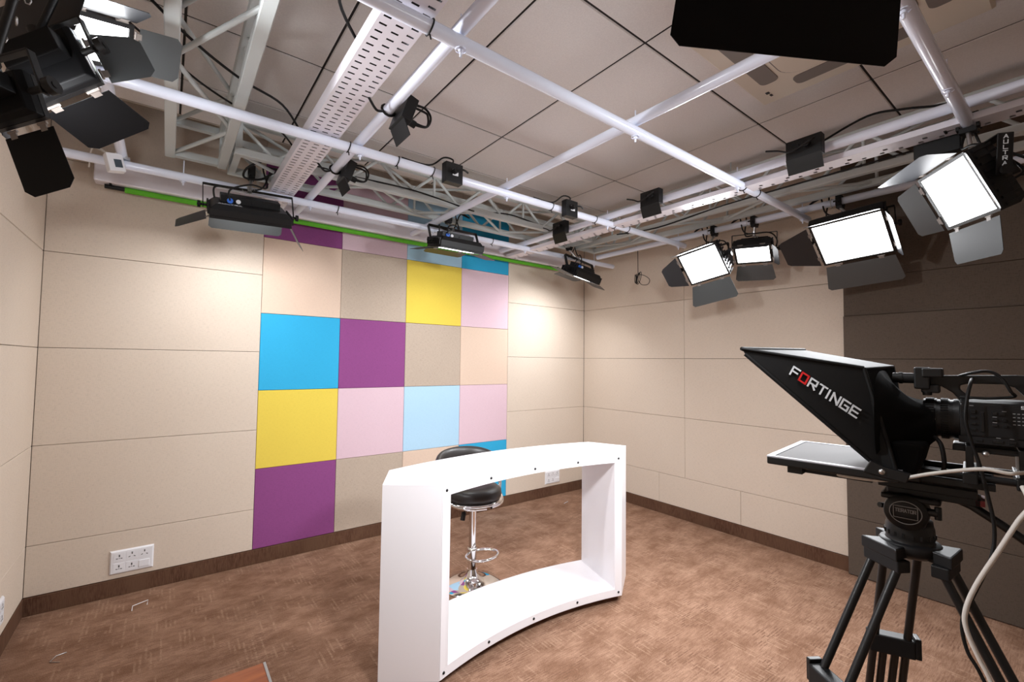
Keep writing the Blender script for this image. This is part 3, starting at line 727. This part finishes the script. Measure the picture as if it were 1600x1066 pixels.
for s in (-1, 1):     # chrome side bows carrying the backrest
    P = [(SX + s * .02, SY - .195, .578), (SX + s * .12, SY - .165, .580), (SX + s * .185, SY - .09, .586), (SX + s * .222, SY - .01, .615), (SX + s * .246, SY + .02, .69), (SX + s * .240, SY + .06, .80)]
    MB().tube(spline(P, 6), .0115, 10).build('back_bow', CHROME, ST)
bk = MB(); NB, NR = 22, 10
o = 0
rings = []
for i in range(NB + 1):
    a = math.radians(-100 + 200 * i / NB); e = 1 - abs(2 * i / NB - 1) ** 4
    cxp, cyp = SX + .245 * math.sin(a), SY + .03 + .19 * math.cos(a)
    hz, ht = .082 * (.45 + .55 * e), .03
    zc_ = .80 + .045 * math.cos(a) - .02 * (1 - e)
    nx, ny = math.sin(a), math.cos(a); rg = []
    for j in range(NR):
        b = 2 * math.pi * j / NR
        rg.append((cxp + nx * ht * math.cos(b), cyp + ny * ht * math.cos(b), zc_ + hz * math.copysign(abs(math.sin(b)) ** .7, math.sin(b))))
    rings.append(rg)
vs = [p for r_ in rings for p in r_]; fs = []
for i in range(NB):
    for j in range(NR): fs.append((i * NR + j, i * NR + (j + 1) % NR, (i + 1) * NR + (j + 1) % NR, (i + 1) * NR + j))
fs += [tuple(range(NR)), tuple(range(NB * NR, NB * NR + NR))]
bo = bk.add(vs, fs, True).build('backrest', LEATH, ST)
sb = bo.modifiers.new('soft', 'SUBSURF'); sb.levels = 1; sb.render_levels = 1

# ------------------------------------------------------------------ teleprompter, camcorder, tripod (rig frame: f forward, r away from us, z)
RO = Vector((.588, -3.461, 0)); RF = Vector((-.1228, .9924, 0)); RR = Vector((.9924, .1228, 0))
def RW(f, r, z): return RO + RF * f + RR * r + Z * z
RROT = Matrix((RF, RR, Z)).transposed()
def rbox(mb, c, d): return mb.box(RW(*c), d, RROT)
RC = .16                                               # centre line of the rig
TP = thing('teleprompter', 'black teleprompter hood with white lettering over a flat monitor', 'teleprompter', RW(-.1, RC, 1.32))
def hood_panel(pts, inner, name='hood_panel'):
    pts = [Vector(p) for p in pts]; inn = Vector(inner); return MB().prism(pts, inn).build(name, HOOD, TP, bevel=.002)
fn, ff, bn, bf_ = -.05, .37, .03, .29
tipn, tipf = RW(.037, fn, 1.598), RW(.0, ff, 1.606)
tipn2, tipf2 = RW(.030, fn, 1.585), RW(-.006, ff, 1.593)
btn, btf = RW(-.187, bn, 1.556), RW(-.215, bf_, 1.562)
bt2n = RW(-.192, bn, 1.548)
bbn, bbf = RW(-.237, bn, 1.340), RW(-.245, bf_, 1.340)
bcn = RW(-.215, bn + .0, 1.336)
hp = hood_panel([tipn, btn, bt2n, bbn, bcn, tipn2], RR * .006)
hood_panel([tipf, btf, bbf, RW(-.225, bf_, 1.336), tipf2], -RR * .006)
hood_panel([tipn, tipf, btf, btn], -Z * .006, 'hood_top')
MB().tube([tipn, btn], .004, 6).tube([tipn2, bcn], .004, 6).tube([btn, bbn], .004, 6).tube([tipn, tipf], .005, 6).build('piping', HOOD, TP)
MB().prism([tipn2 + RR * .02, tipf2 - RR * .02, RW(-.228, bf_ - .01, 1.338), RW(-.22, bn + .01, 1.338)], Vector((0, .002, .002))).build('beam_splitter', GLASS, TP)
b0, b1, t0_, t1_ = RW(-.057, -.0198, 1.5394), RW(-.1727, .0156, 1.4475), RW(-.0643, -.0157, 1.5563), RW(-.1823, .0206, 1.4644)
nh = (b1 - b0).cross(t0_ - b0).normalized() * .0012
lettering('FORTINGE', b0 + nh, b1 - b0, t0_ - b0, TP, PRINT, special={'O': REDM}, th=.19, wd=1.0, gap=.42)
mo = MB(); mo.prism([RW(.0, .0, 1.322), RW(.0, .315, 1.322), RW(-.245, .315, 1.322), RW(-.245, .0, 1.322)], Z * .018); mo.build('monitor', BODY, TP, bevel=.003)
mf = MB()
for c, d in (((-.007, .1575, 1.3405), (.014, .315, .003)), ((-.238, .1575, 1.3405), (.014, .315, .003)), ((-.1225, .006, 1.3405), (.217, .012, .003)), ((-.1225, .309, 1.3405), (.217, .012, .003))): rbox(mf, c, d)
mf.build('monitor_bezel', MONF, TP)
ms = MB(); rbox(ms, (-.1225, .1575, 1.3402), (.216, .291, .001)); ms.build('monitor_screen', MONI, TP)
mt = MB(); rbox(mt, (-.055, .03, 1.314), (.03, .03, .016)); rbox(mt, (-.13, .10, 1.314), (.13, .12, .014)); mt.build('monitor_mount', BODY, TP)
pv = MB(); pv.prism([RW(-.185, -.004, 1.336), RW(-.255, -.004, 1.325), RW(-.262, -.004, 1.345), RW(-.222, -.004, 1.352), RW(-.198, -.004, 1.362)], RR * .012); pv.build('pivot_bracket', BODY, TP, bevel=.002)
MB().lathe([(0, .004), (.005, .003), (.006, 0), (.006, -.004)], RW(-.217, -.004, 1.342), -RR, 12).build('pivot_screw', SILV, TP)
# black lens shroud, a gathered cloth sleeve from hood to lens
sh = MB(); NS, NA2 = 10, 28; vs = []; fs = []
for i in range(NS + 1):
    q = i / NS; f_ = -.205 - .09 * q
    hr = .105 * (1 - q) ** 1.4 + .046; hz = .062 * (1 - q) ** 1.6 + .044
    zc_ = 1.444 - .016 * math.sin(q * 3.1)
    for j in range(NA2):
        a = 2 * math.pi * j / NA2
        wr_ = 1 + .10 * math.sin(q * math.pi) * (math.sin(a * 7 + q * 5) * .6 + math.sin(a * 11 - q * 3) * .5)
        ca, sa = math.cos(a), math.sin(a); e = .65 if q < .3 else 1.0
        vs.append(RW(f_ - .012 * math.sin(a * 3 + 1) * math.sin(q * math.pi), RC + hr * wr_ * math.copysign(abs(ca) ** e, ca), zc_ + hz * wr_ * math.copysign(abs(sa) ** e, sa)))
for i in range(NS):
    for j in range(NA2): fs.append((i * NA2 + j, i * NA2 + (j + 1) % NA2, (i + 1) * NA2 + (j + 1) % NA2, (i + 1) * NA2 + j))
so = sh.add(vs, fs, True).build('lens_shroud', CLOTH, TP)
# hanging fold of the shroud down to the rails
fd = MB(); fd.prism([RW(-.225, .05, 1.40), RW(-.285, .06, 1.40), RW(-.272, .06, 1.345), RW(-.255, .05, 1.322), RW(-.235, .05, 1.325)], RR * .2); fd.build('shroud_skirt', CLOTH, TP, bevel=.012, seg=3)
# rails and base plate of the prompter
for r_ in (.105, .215): MB().tube([RW(-.22, r_, 1.337), RW(-.72, r_, 1.337)], .0075, 12).build('rail', BODY, TP)
pb = MB(); rbox(pb, (-.30, RC, 1.322), (.16, .13, .014)); rbox(pb, (-.255, RC, 1.33), (.03, .16, .03)); pb.build('rail_base', BODY, TP, bevel=.002)
for f_ in (-.345, -.418):
    pb = MB(); rbox(pb, (f_, RC, 1.368), (.012, .12, .065)); rbox(pb, (f_, RC, 1.337), (.022, .16, .022)); pb.build('riser', BODY, TP, bevel=.002)
pb = MB(); rbox(pb, (-.40, RC, 1.392), (.16, .08, .012)); pb.build('camera_plate', BODY, TP, bevel=.002)
MB().lathe([(0, .01), (.005, .009), (.006, 0)], RW(-.368, .1, 1.388), -RR, 10).build('lock_knob', SILV, TP)
# ---- camcorder
CM = thing('camcorder', 'black shoulder-style video camcorder behind the teleprompter', 'camera', RW(-.45, RC, 1.398))
LZ = 1.448
lens_prof = [(0, .0), (.036, 0), (.041, .0), (.041, .006), (.0425, .006), (.0425, .022), (.0405, .022), (.0405, .03), (.0425, .03), (.0425, .042), (.041, .042), (.041, .048), (.0425, .048), (.044, .062)]
MB().lathe([p for p in lens_prof for _ in (0, 1)], RW(-.275, RC, LZ), -RF, 40).build('lens_barrel', BODY, CM)
for f_, w_ in ((-.286, .014), (-.309, .012)):
    rg = MB()
    for k in range(48):
        a = 2 * math.pi * k / 48; cpt = RW(f_, RC + .0425 * math.cos(a), LZ + .0425 * math.sin(a))
        Rk = Matrix((RF, (RR * math.cos(a) + Z * math.sin(a)), (-RR * math.sin(a) + Z * math.cos(a)))).transposed()
        rg.box(cpt, (w_, .003, .0032), Rk)
    rg.build('lens_ring', RUB, CM)
lm_ = MB(); rbox(lm_, (-.292, RC - .0425, LZ), (.006, .002, .004)); lm_.build('lens_mark', PRINT, CM)
bd = MB(); bd.prism([RW(-.332, .108, 1.405), RW(-.332, .108, 1.487), RW(-.332, .125, 1.493), RW(-.332, .205, 1.493), RW(-.332, .212, 1.487), RW(-.332, .212, 1.405)], -RF * .27); bd.build('body', BODY, CM, bevel=.004)
ld = MB(); rbox(ld, (-.40, .106, 1.413), (.14, .006, .013)); ld.build('control_ledge', GREYP, CM)
sd_ = MB(); rbox(sd_, (-.351, .1065, 1.452), (.034, .004, .058)); rbox(sd_, (-.41, .107, 1.452), (.075, .003, .058)); sd_.build('control_panel', GREYP, CM)
for (f_, z_, a_, b_) in ((-.340, 1.462, .007, .018), (-.352, 1.470, .008, .008), (-.352, 1.458, .008, .005), (-.352, 1.446, .008, .005), (-.352, 1.434, .008, .005), (-.365, 1.45, .005, .04),
                         (-.382, 1.468, .007, .006), (-.392, 1.468, .008, .006), (-.382, 1.456, .008, .004), (-.395, 1.456, .006, .006), (-.382, 1.445, .008, .004), (-.396, 1.444, .005, .005), (-.36, 1.413, .010, .005), (-.385, 1.413, .016, .006), (-.405, 1.413, .010, .005)):
    bt_ = MB(); rbox(bt_, (f_, .1035, z_), (a_, .004, b_)); bt_.build('button', BODY, CM, bevel=.0008, seg=1)
pm = MB()
for k in range(4):
    for j in range(4): rbox(pm, (-.408 - .006 * k, .105, 1.470 - .007 * j), (.0035, .0008, .0015))
for f_, z_ in ((-.352, 1.4635), (-.352, 1.4515), (-.382, 1.4615), (-.382, 1.4505), (-.395, 1.4735), (-.35, 1.482), (-.338, 1.4765), (-.386, 1.4205), (-.404, 1.4205)): rbox(pm, (f_, .1052, z_), (.006, .0008, .0012))
pm.build('control_marks', PRINTG, CM)
lettering('SONY', RW(-.418, .1062, 1.4800), -RF * .045, Z * .0052, CM, PRINT, wd=1.0, gap=.4, th=.22, lift=.0008)
hd = MB()
hd.prism([RW(-.262, .145, 1.540), RW(-.415, .145, 1.545), RW(-.47, .145, 1.543), RW(-.47, .145, 1.49), RW(-.435, .145, 1.49), RW(-.412, .145, 1.52), RW(-.395, .145, 1.526), RW(-.345, .145, 1.525), RW(-.334, .145, 1.521), RW(-.334, .145, 1.512), RW(-.352, .145, 1.494), RW(-.352, .145, 1.49), RW(-.332, .145, 1.49), RW(-.322, .145, 1.505), RW(-.305, .145, 1.518), RW(-.262, .145, 1.524)], RR * .03)
hd.build('handle', BODY, CM, bevel=.004)
mk = MB(); rbox(mk, (-.275, .145, 1.535), (.026, .05, .048)); rbox(mk, (-.292, .15, 1.547), (.034, .07, .02)); rbox(mk, (-.288, .15, 1.512), (.03, .05, .018)); mk.build('monitor_unit', BODY, CM, bevel=.003)
MB().tube([RW(-.225, .14, 1.534), RW(-.262, .14, 1.534)], .0115, 16).tube([RW(-.236, .14, 1.534), RW(-.242, .14, 1.534)], .013, 16).build('microphone', RUB, CM)
MB().tube([RW(-.283, .13, 1.506), RW(-.283, .13, 1.498)], .008, 12).build('lock_screw', RUB, CM)
# leads hanging from the camera rig
cable_obj('camera_lead', [RW(-.420, .10, 1.36), RW(-.405, .04, 1.366), RW(-.394, .03, 1.3655), RW(-.366, .03, 1.368), RW(-.332, .03, 1.360), RW(-.285, .03, 1.344), RW(-.246, .03, 1.328), RW(-.204, .03, 1.3165), RW(-.137, .04, 1.313), RW(-.125, .07, 1.313)], .0036, WCAB, 'white lead looping under the prompter monitor', group='white leads of the camera rig')
cable_obj('camera_lead', [RW(-.412, .03, 1.345), RW(-.418, .005, 1.318), RW(-.403, .0, 1.287), RW(-.378, .0, 1.228), RW(-.348, .0, 1.157), RW(-.333, .0, 1.105), RW(-.334, .0, 1.07), RW(-.349, 0, 1.026), RW(-.363, 0, .992), RW(-.40, 0, .88), RW(-.43, 0, .6), RW(-.46, 0, .1), RW(-.50, .02, .006), RW(-.8, .1, .006)], .0041, WCAB, 'white lead hanging down past the tripod to the floor', group='white leads of the camera rig')
cable_obj('camera_lead', [RW(-.352, .15, 1.536), RW(-.350, .10, 1.528), RW(-.345, .07, 1.503), RW(-.341, .06, 1.457), RW(-.348, .06, 1.414), RW(-.358, .06, 1.372), RW(-.368, .06, 1.313), RW(-.375, .06, 1.254), RW(-.369, .05, 1.198), RW(-.345, .03, 1.13), RW(-.328, .015, 1.08), RW(-.333, .012, 1.03), RW(-.352, .01, .99), RW(-.39, .01, .88), RW(-.42, .01, .6), RW(-.45, .02, .1), RW(-.49, .05, .006), RW(-.8, .13, .006)], .0032, RUB, 'black lead draped over the camcorder side down to the floor', group='black leads of the camera rig')
cable_obj('camera_lead', [RW(-.335, .15, 1.542), RW(-.354, .11, 1.549), RW(-.376, .11, 1.552), RW(-.393, .11, 1.540), RW(-.405, .11, 1.513), RW(-.409, .12, 1.503), RW(-.375, .12, 1.4975), RW(-.350, .12, 1.4975), RW(-.335, .13, 1.4975)], .003, RUB, 'thin black lead looping over the camcorder handle', group='black leads of the camera rig')
cable_obj('camera_lead', [RW(-.294, .1, 1.412), RW(-.304, .08, 1.399), RW(-.308, .08, 1.367), RW(-.306, .09, 1.345)], .004, RUB, 'short black lead under the lens', group='black leads of the camera rig')
# ---- tripod
TR = thing('camera_tripod', 'black twin-tube tripod with fluid head carrying the camcorder', 'tripod', RW(-.245, RC, 0))
pl = MB(); rbox(pl, (-.275, RC, 1.297), (.16, .075, .018)); rbox(pl, (-.285, RC, 1.281), (.15, .06, .016)); pl.build('sliding_plate', BODY, TR, bevel=.002)
for f_, z_ in ((-.196, 1.299), (-.358, 1.281)):
    e = MB(); rbox(e, (f_, RC, z_), (.014, .06, .012)); e.build('plate_end', REDP, TR)
hb = MB(); rbox(hb, (-.243, RC, 1.240), (.066, .10, .065)); hb.build('fluid_head', BODY, TR, bevel=.012, seg=3)
hl = MB(); rbox(hl, (-.25, RC, 1.270), (.10, .10, .012)); hl.build('tilt_deck', BODY, TR, bevel=.004)
MB().lathe([(0, .052), (.036, .052), (.038, .049), (.039, .03), (.039, 0)], RW(-.243, RC, 1.240), -RR, 32).build('side_drum', BODY, TR)
lg = MB(); cc = RW(-.243, RC - .0535, 1.240)
lg.tube([cc + RF * .027 * math.cos(a) + Z * .024 * math.sin(a) for a in [i * math.pi / 16 for i in range(32)]], .0010, 5, closed=True); lg.build('emblem_ring', PRINTG, TR)
l2 = MB(); qd = [(-.020, -.012), (.020, -.012), (.020, .013), (-.020, .013)]
for (a1, c1), (a2, c2) in zip(qd, qd[1:] + qd[:1]): l2.tube([cc + RF * a1 + Z * c1, cc + RF * a2 + Z * c2], .0009, 5)
l2.build('emblem_frame', PRINTG, TR)
lettering('TERATOR', cc + RF * .017 + Z * .001, -RF * .034, Z * .0065, TR, PRINTG, wd=.9, gap=.35, th=.2, lift=.0006)
MB().tube([RW(-.21, RC, 1.236), RW(-.195, RC - .02, 1.240)], .006, 8).build('pan_lock', BODY, TR)
MB().tube([RW(-.27, .12, 1.249), RW(-.296, .115, 1.248)], .008, 10).tube([RW(-.295, .115, 1.262), RW(-.295, .115, 1.236)], .006, 8).build('tilt_knob', BODY, TR)
MB().lathe([(.0, 1.218), (.040, 1.218), (.041, 1.206), (.0425, 1.202), (.0435, 1.194), (.0435, 1.180), (.042, 1.174), (.045, 1.168), (.045, 1.168), (0, 1.168)], RW(-.245, RC, 0), n=36).build('bowl_clamp', BODY, TR)
kn = MB()
for k in range(18):
    a = 2 * math.pi * k / 18; kn.box(RW(-.245 + .0432 * math.cos(a), RC + .0432 * math.sin(a), 1.186), (.004, .004, .009), RROT)
kn.build('grip_ribs', RUB, TR)
ctr = RW(-.245, RC, 0)
MB().lathe([(0, 1.170), (.052, 1.170), (.056, 1.164), (.056, 1.150), (.04, 1.138), (0, 1.136)], ctr, n=36).build('bowl', GREYP, TR)
MB().tube([RW(-.30, RC, 1.285), RW(-.345, RC - .02, 1.272), RW(-.385, RC - .03, 1.247), RW(-.42, RC - .035, 1.222), RW(-.56, RC - .05, 1.12)], .0085, 12).build('pan_bar', BODY, TR)
MB().tube([RW(-.53, RC - .047, 1.142), RW(-.66, RC - .06, 1.045)], .013, 12).build('pan_grip', RUB, TR)
for az, kk in ((147, .50), (27, .38), (267, .45)):
    d = Vector((math.cos(math.radians(az)), math.sin(math.radians(az)), 0)); tg = Vector((-d.y, d.x, 0))
    Rl = Matrix((d, tg, Z)).transposed()
    def LP(s, side, dd=0): return ctr + d * (.058 + kk * (1.13 - s) + dd) + tg * side + Z * s
    lm2 = MB(); lm2.prism([ctr + tg * .022 + Z * 1.140 + d * .02, ctr - tg * .022 + Z * 1.140 + d * .02, ctr - tg * .045 + Z * 1.140 + d * .078, ctr + tg * .045 + Z * 1.140 + d * .078], Z * .026)
    lm2.build('crown_arm', GREYP, TR, bevel=.003)
    lb = MB(); lb.box(LP(1.128, 0), (.03, .088, .026), Rl); leg = lb.build('leg', GREYP, TR, bevel=.003)
    for s in (-1, 1): MB().tube([LP(1.13, s * .031), LP(.665, s * .034)], .0085, 12).build('tube', BODY, leg)
    br_ = MB(); br_.box(LP(.855, 0), (.036, .094, .045), Rl); br_.build('clamp_bracket', GREYP, leg, bevel=.004)
    br_ = MB(); br_.box(LP(.86, -.052), (.032, .012, .05), Rl); br_.build('clamp_lever', BODY, leg, bevel=.002)
    for s in (-.012, .012): MB().tube([LP(.84, s), LP(.40, s)], .0085, 10).build('tube', BODY, leg)
    br_ = MB(); br_.box(LP(.665, 0), (.036, .10, .034), Rl); br_.build('clamp_bracket', GREYP, leg, bevel=.003)
    MB().tube([LP(.46, 0), LP(.02, 0)], .0105, 12).build('tube', BODY, leg)
    MB().lathe([(0, 0), (.026, 0), (.027, .008), (.018, .022), (.012, .03), (0, .03)], LP(.0, 0) * 1.0, n=16).build('foot', RUB, leg)

# ------------------------------------------------------------------ wall sockets
def plate(label, x0, x1, z0, z1, wall='back', y=0):
    cx_, cz_ = (x0 + x1) / 2, (z0 + z1) / 2; W_, H_ = x1 - x0, z1 - z0
    if wall == 'back': P = lambda u, v, d: Vector((cx_ + u, -d, cz_ + v)); ax = (X, Z, -Y)
    else: P = lambda u, v, d: Vector((XL + d, cx_ + u, cz_ + v)); ax = (Y, Z, X)
    t = thing('socket_plate', label, 'socket', P(0, -H_ / 2, 0))
    MB().panel(P(-W_ / 2, -H_ / 2, 0), ax[0], ax[1], ax[2], W_, H_, .012, .008).build('plate', PLASTIC, t)
    mw, mh = W_ * .26, H_ * .36; R = Matrix((ax[0], ax[2], ax[1])).transposed()
    for r_ in (0, 1):
        for c_ in range(3):
            u, v = (c_ - 1) * W_ * .285, (.5 - r_) * H_ * .44
            if wall == 'left': u = -u
            if r_ == 1 and c_ == 2:
                MB().box(P(u, v, .0135), (mw * .95, .006, mh * .82), R).build('switch', PLASTIC, t, bevel=.002); continue
            g_ = MB().box(P(u, v, .0125), (mw, .002, mh), R).build('socket', PLASTIC, t)
            s_ = MB()
            if c_ == 0 or r_ == 1:
                s_.box(P(u, v + mh * .16, .0136), (.006, .001, .014), R).box(P(u - .011, v - mh * .16, .0136), (.010, .001, .004), R).box(P(u + .011, v - mh * .16, .0136), (.010, .001, .004), R).box(P(u, v - mh * .14, .0136), (.003, .001, .006), R)
            else:
                s_.box(P(u, v + mh * .22, .0136), (.006, .001, .009), R).box(P(u, v + mh * .36, .0136), (.008, .001, .003), R)
                for q in (-1, 1):
                    Rq = R @ Matrix.Rotation(q * .5, 3, 'Y')
                    s_.box(P(u + q * .013, v - mh * .14, .0136), (.010, .001, .004), Rq)
            s_.build('slots', HOLE, g_)
    return t
plate('white six-gang socket plate on the left of the back wall', -.815, -.590, .142, .293)
plate('white six-gang socket plate seen through the desk frame', 2.962, 3.19, .143, .290)
plate('white socket plate on the left wall at the picture edge', -.69, -.468, .185, .32, 'left')

# ------------------------------------------------------------------ small things
th_ = thing('display_box', 'small white box with grey display clamped to the back pipe', 'display', (-.86, -.63, 2.60))
Rt = Matrix.Rotation(math.radians(38), 3, 'Z') @ Matrix.Rotation(math.radians(-6), 3, 'Y')
Rt = Matrix.Rotation(math.radians(-14), 3, 'Y') @ Matrix.Rotation(math.radians(20), 3, 'Z')
cth = Vector((-.845, -.60, 2.655))
MB().box(cth, (.075, .05, .10), Rt).build('case', PLASTIC, th_, bevel=.004)
MB().box(cth + Rt @ Vector((.008, -.026, -.008)), (.034, .002, .044), Rt).build('display', SCREEN, th_)
MB().box(cth + Rt @ Vector((-.01, .035, .02)), (.03, .04, .03), Rt).build('bracket', SILV, th_)
cable_obj('cable', [cth + Vector((0, 0, .05)), cth + Vector((.02, .0, .12)), cth + Vector((-.06, -.02, .16)), cth + Vector((-.10, .0, .10)), cth + Vector((-.03, .06, .06)), (-.95, -.5, 2.75), (-.97, -.42, 2.66)], .004, WCAB, '', root=th_)
MB().box((QX[0], PY[0] - .0, ZP + .03), (.075, .075, .012)).build('clamp_plate', SILV, th_)
cable_obj('hanging_cable', [(3.24, -1.09, ZQ + .028), (3.23, -1.10, ZQ), (3.232, -1.10, 2.62), (3.232, -1.10, 2.50)], .0035, RUB, 'black cable hanging from the wall pipe, tied in a coil', 'cable') if False else None
hc = thing('hanging_cable', 'black cable hanging from the wall pipe, tied in a coil', 'cable', (3.24, -1.10, 2.40))
MB().tube([(3.228, -1.10, ZQ + .02), (3.232, -1.10, 2.47)], .0035, 7).build('drop', RUB, hc)
MB().tube([(3.20 + 0, -1.10, ZQ + .029), (3.228, -1.10, ZQ + .02)], .0035, 6).build('hook', RUB, hc)
cu = MB()
for k in range(5):
    a0 = k * .35; P = []
    for i in range(15):
        a = 2 * math.pi * i / 14; P.append((3.225 - .012 + .028 * math.cos(a) * (.6 + .1 * k), -1.10 - .012 * k + .02 * math.cos(a + a0) + .02, 2.425 + .058 * math.sin(a) * (.75 + .08 * k)))
    cu.tube(P, .0032, 6)
cu.build('coil', RUB, hc)
MB().tube(spline([(3.232, -1.11, 2.468), (3.27, -1.15, 2.455), (3.285, -1.20, 2.41), (3.27, -1.19, 2.36), (3.24, -1.14, 2.36), (3.232, -1.11, 2.40)], 6), .0032, 6).build('loop', RUB, hc)
def clip(label, pts): 
    o = MB().tube(pts, .0022, 7).build('wire_clip', SILV if 'dark' in label else PLASTIC); tag(o, label, 'wire clip', 'bent wire clips dropped on the carpet')
clip('bent white wire clip on the carpet below the left socket', [(-.682, -.294, .003), (-.68, -.27, .022), (-.606, -.235, .022), (-.61, -.256, .003)])
clip('bent dark wire clip on the carpet near the left wall', [(-.93, -.60, .003), (-.968, -.615, .006), (-.985, -.66, .004), (-.945, -.685, .003)])
clip('bent pale wire clip on the carpet behind the desk', [(2.97, -.31, .003), (2.975, -.32, .012), (3.04, -.30, .012), (3.04, -.29, .003)])
tb = thing('side_table', 'reddish wooden table top with grey edge at the bottom edge', 'table', (-.63, -2.80, 0))
MB().box((-.635, -2.825, .738), (.60, .50, .022)).build('table_top', WOOD, tb)
MB().box((-.3335, -2.825, .738), (.006, .50, .024)).build('edge_band', SILV, tb)
for sx in (-.88, -.39):
    for sy in (-3.03, -2.62): MB().box((sx, sy, .364), (.03, .03, .726)).build('leg', BLACK, tb)
# cables running over the rig
def rig_cable(label, pts, r=.006): cable_obj('rig_cable', pts, r, RUB, label, group='black cables along the lighting rig')
rig_cable('black cable crossing the upper left truss to the slotted tray', [(-.75, -1.9, 2.93), (-.55, -1.75, 2.86), (-.35, -1.6, 2.84), (-.15, -1.45, 2.86), (-.03, -1.35, 2.78)])
rig_cable('thin black cable crossing the upper left truss lower down', [(-.75, -1.55, 2.95), (-.5, -1.4, 2.87), (-.3, -1.3, 2.84), (-.12, -1.2, 2.84), (-.02, -1.15, 2.77)], .005)
rig_cable('black cable hanging in a bow beside the slotted tray', [(-.42, -3.2, 2.9), (-.25, -2.9, 2.86), (-.16, -2.55, 2.80), (-.13, -2.35, 2.83), (-.02, -2.25, 2.77)])
rig_cable('black cable lying along the back truss', [(.35, -.86, 2.82), (.8, -.90, 2.82), (1.15, -.89, 2.80), (1.32, -.92, 2.77), (1.5, -.8, 2.82), (1.72, -.9, 2.825), (2.1, -.85, 2.82)])
rig_cable('black cable bundle dropping from the back truss above the wide lamp', [(.28, -.85, 2.83), (.08, -.80, 2.85), (-.08, -.75, 2.84), (-.20, -.70, 2.78), (-.22, -.66, 2.72), (-.12, -.63, 2.74), (-.02, -.7, 2.80), (.2, -.8, 2.82)], .007)
rig_cable('black cable along the right truss below the tray', [(2.84, -1.15, 2.80), (2.83, -1.6, 2.76), (2.84, -2.2, 2.80), (2.83, -2.9, 2.81), (2.84, -3.6, 2.82)])
rig_cable('black cable arching over the pipe near the right lamp', [(2.27, -3.05, 2.80), (2.30, -3.25, 2.87), (2.32, -3.4, 2.85), (2.30, -3.55, 2.80), (2.3, -3.8, 2.79)])
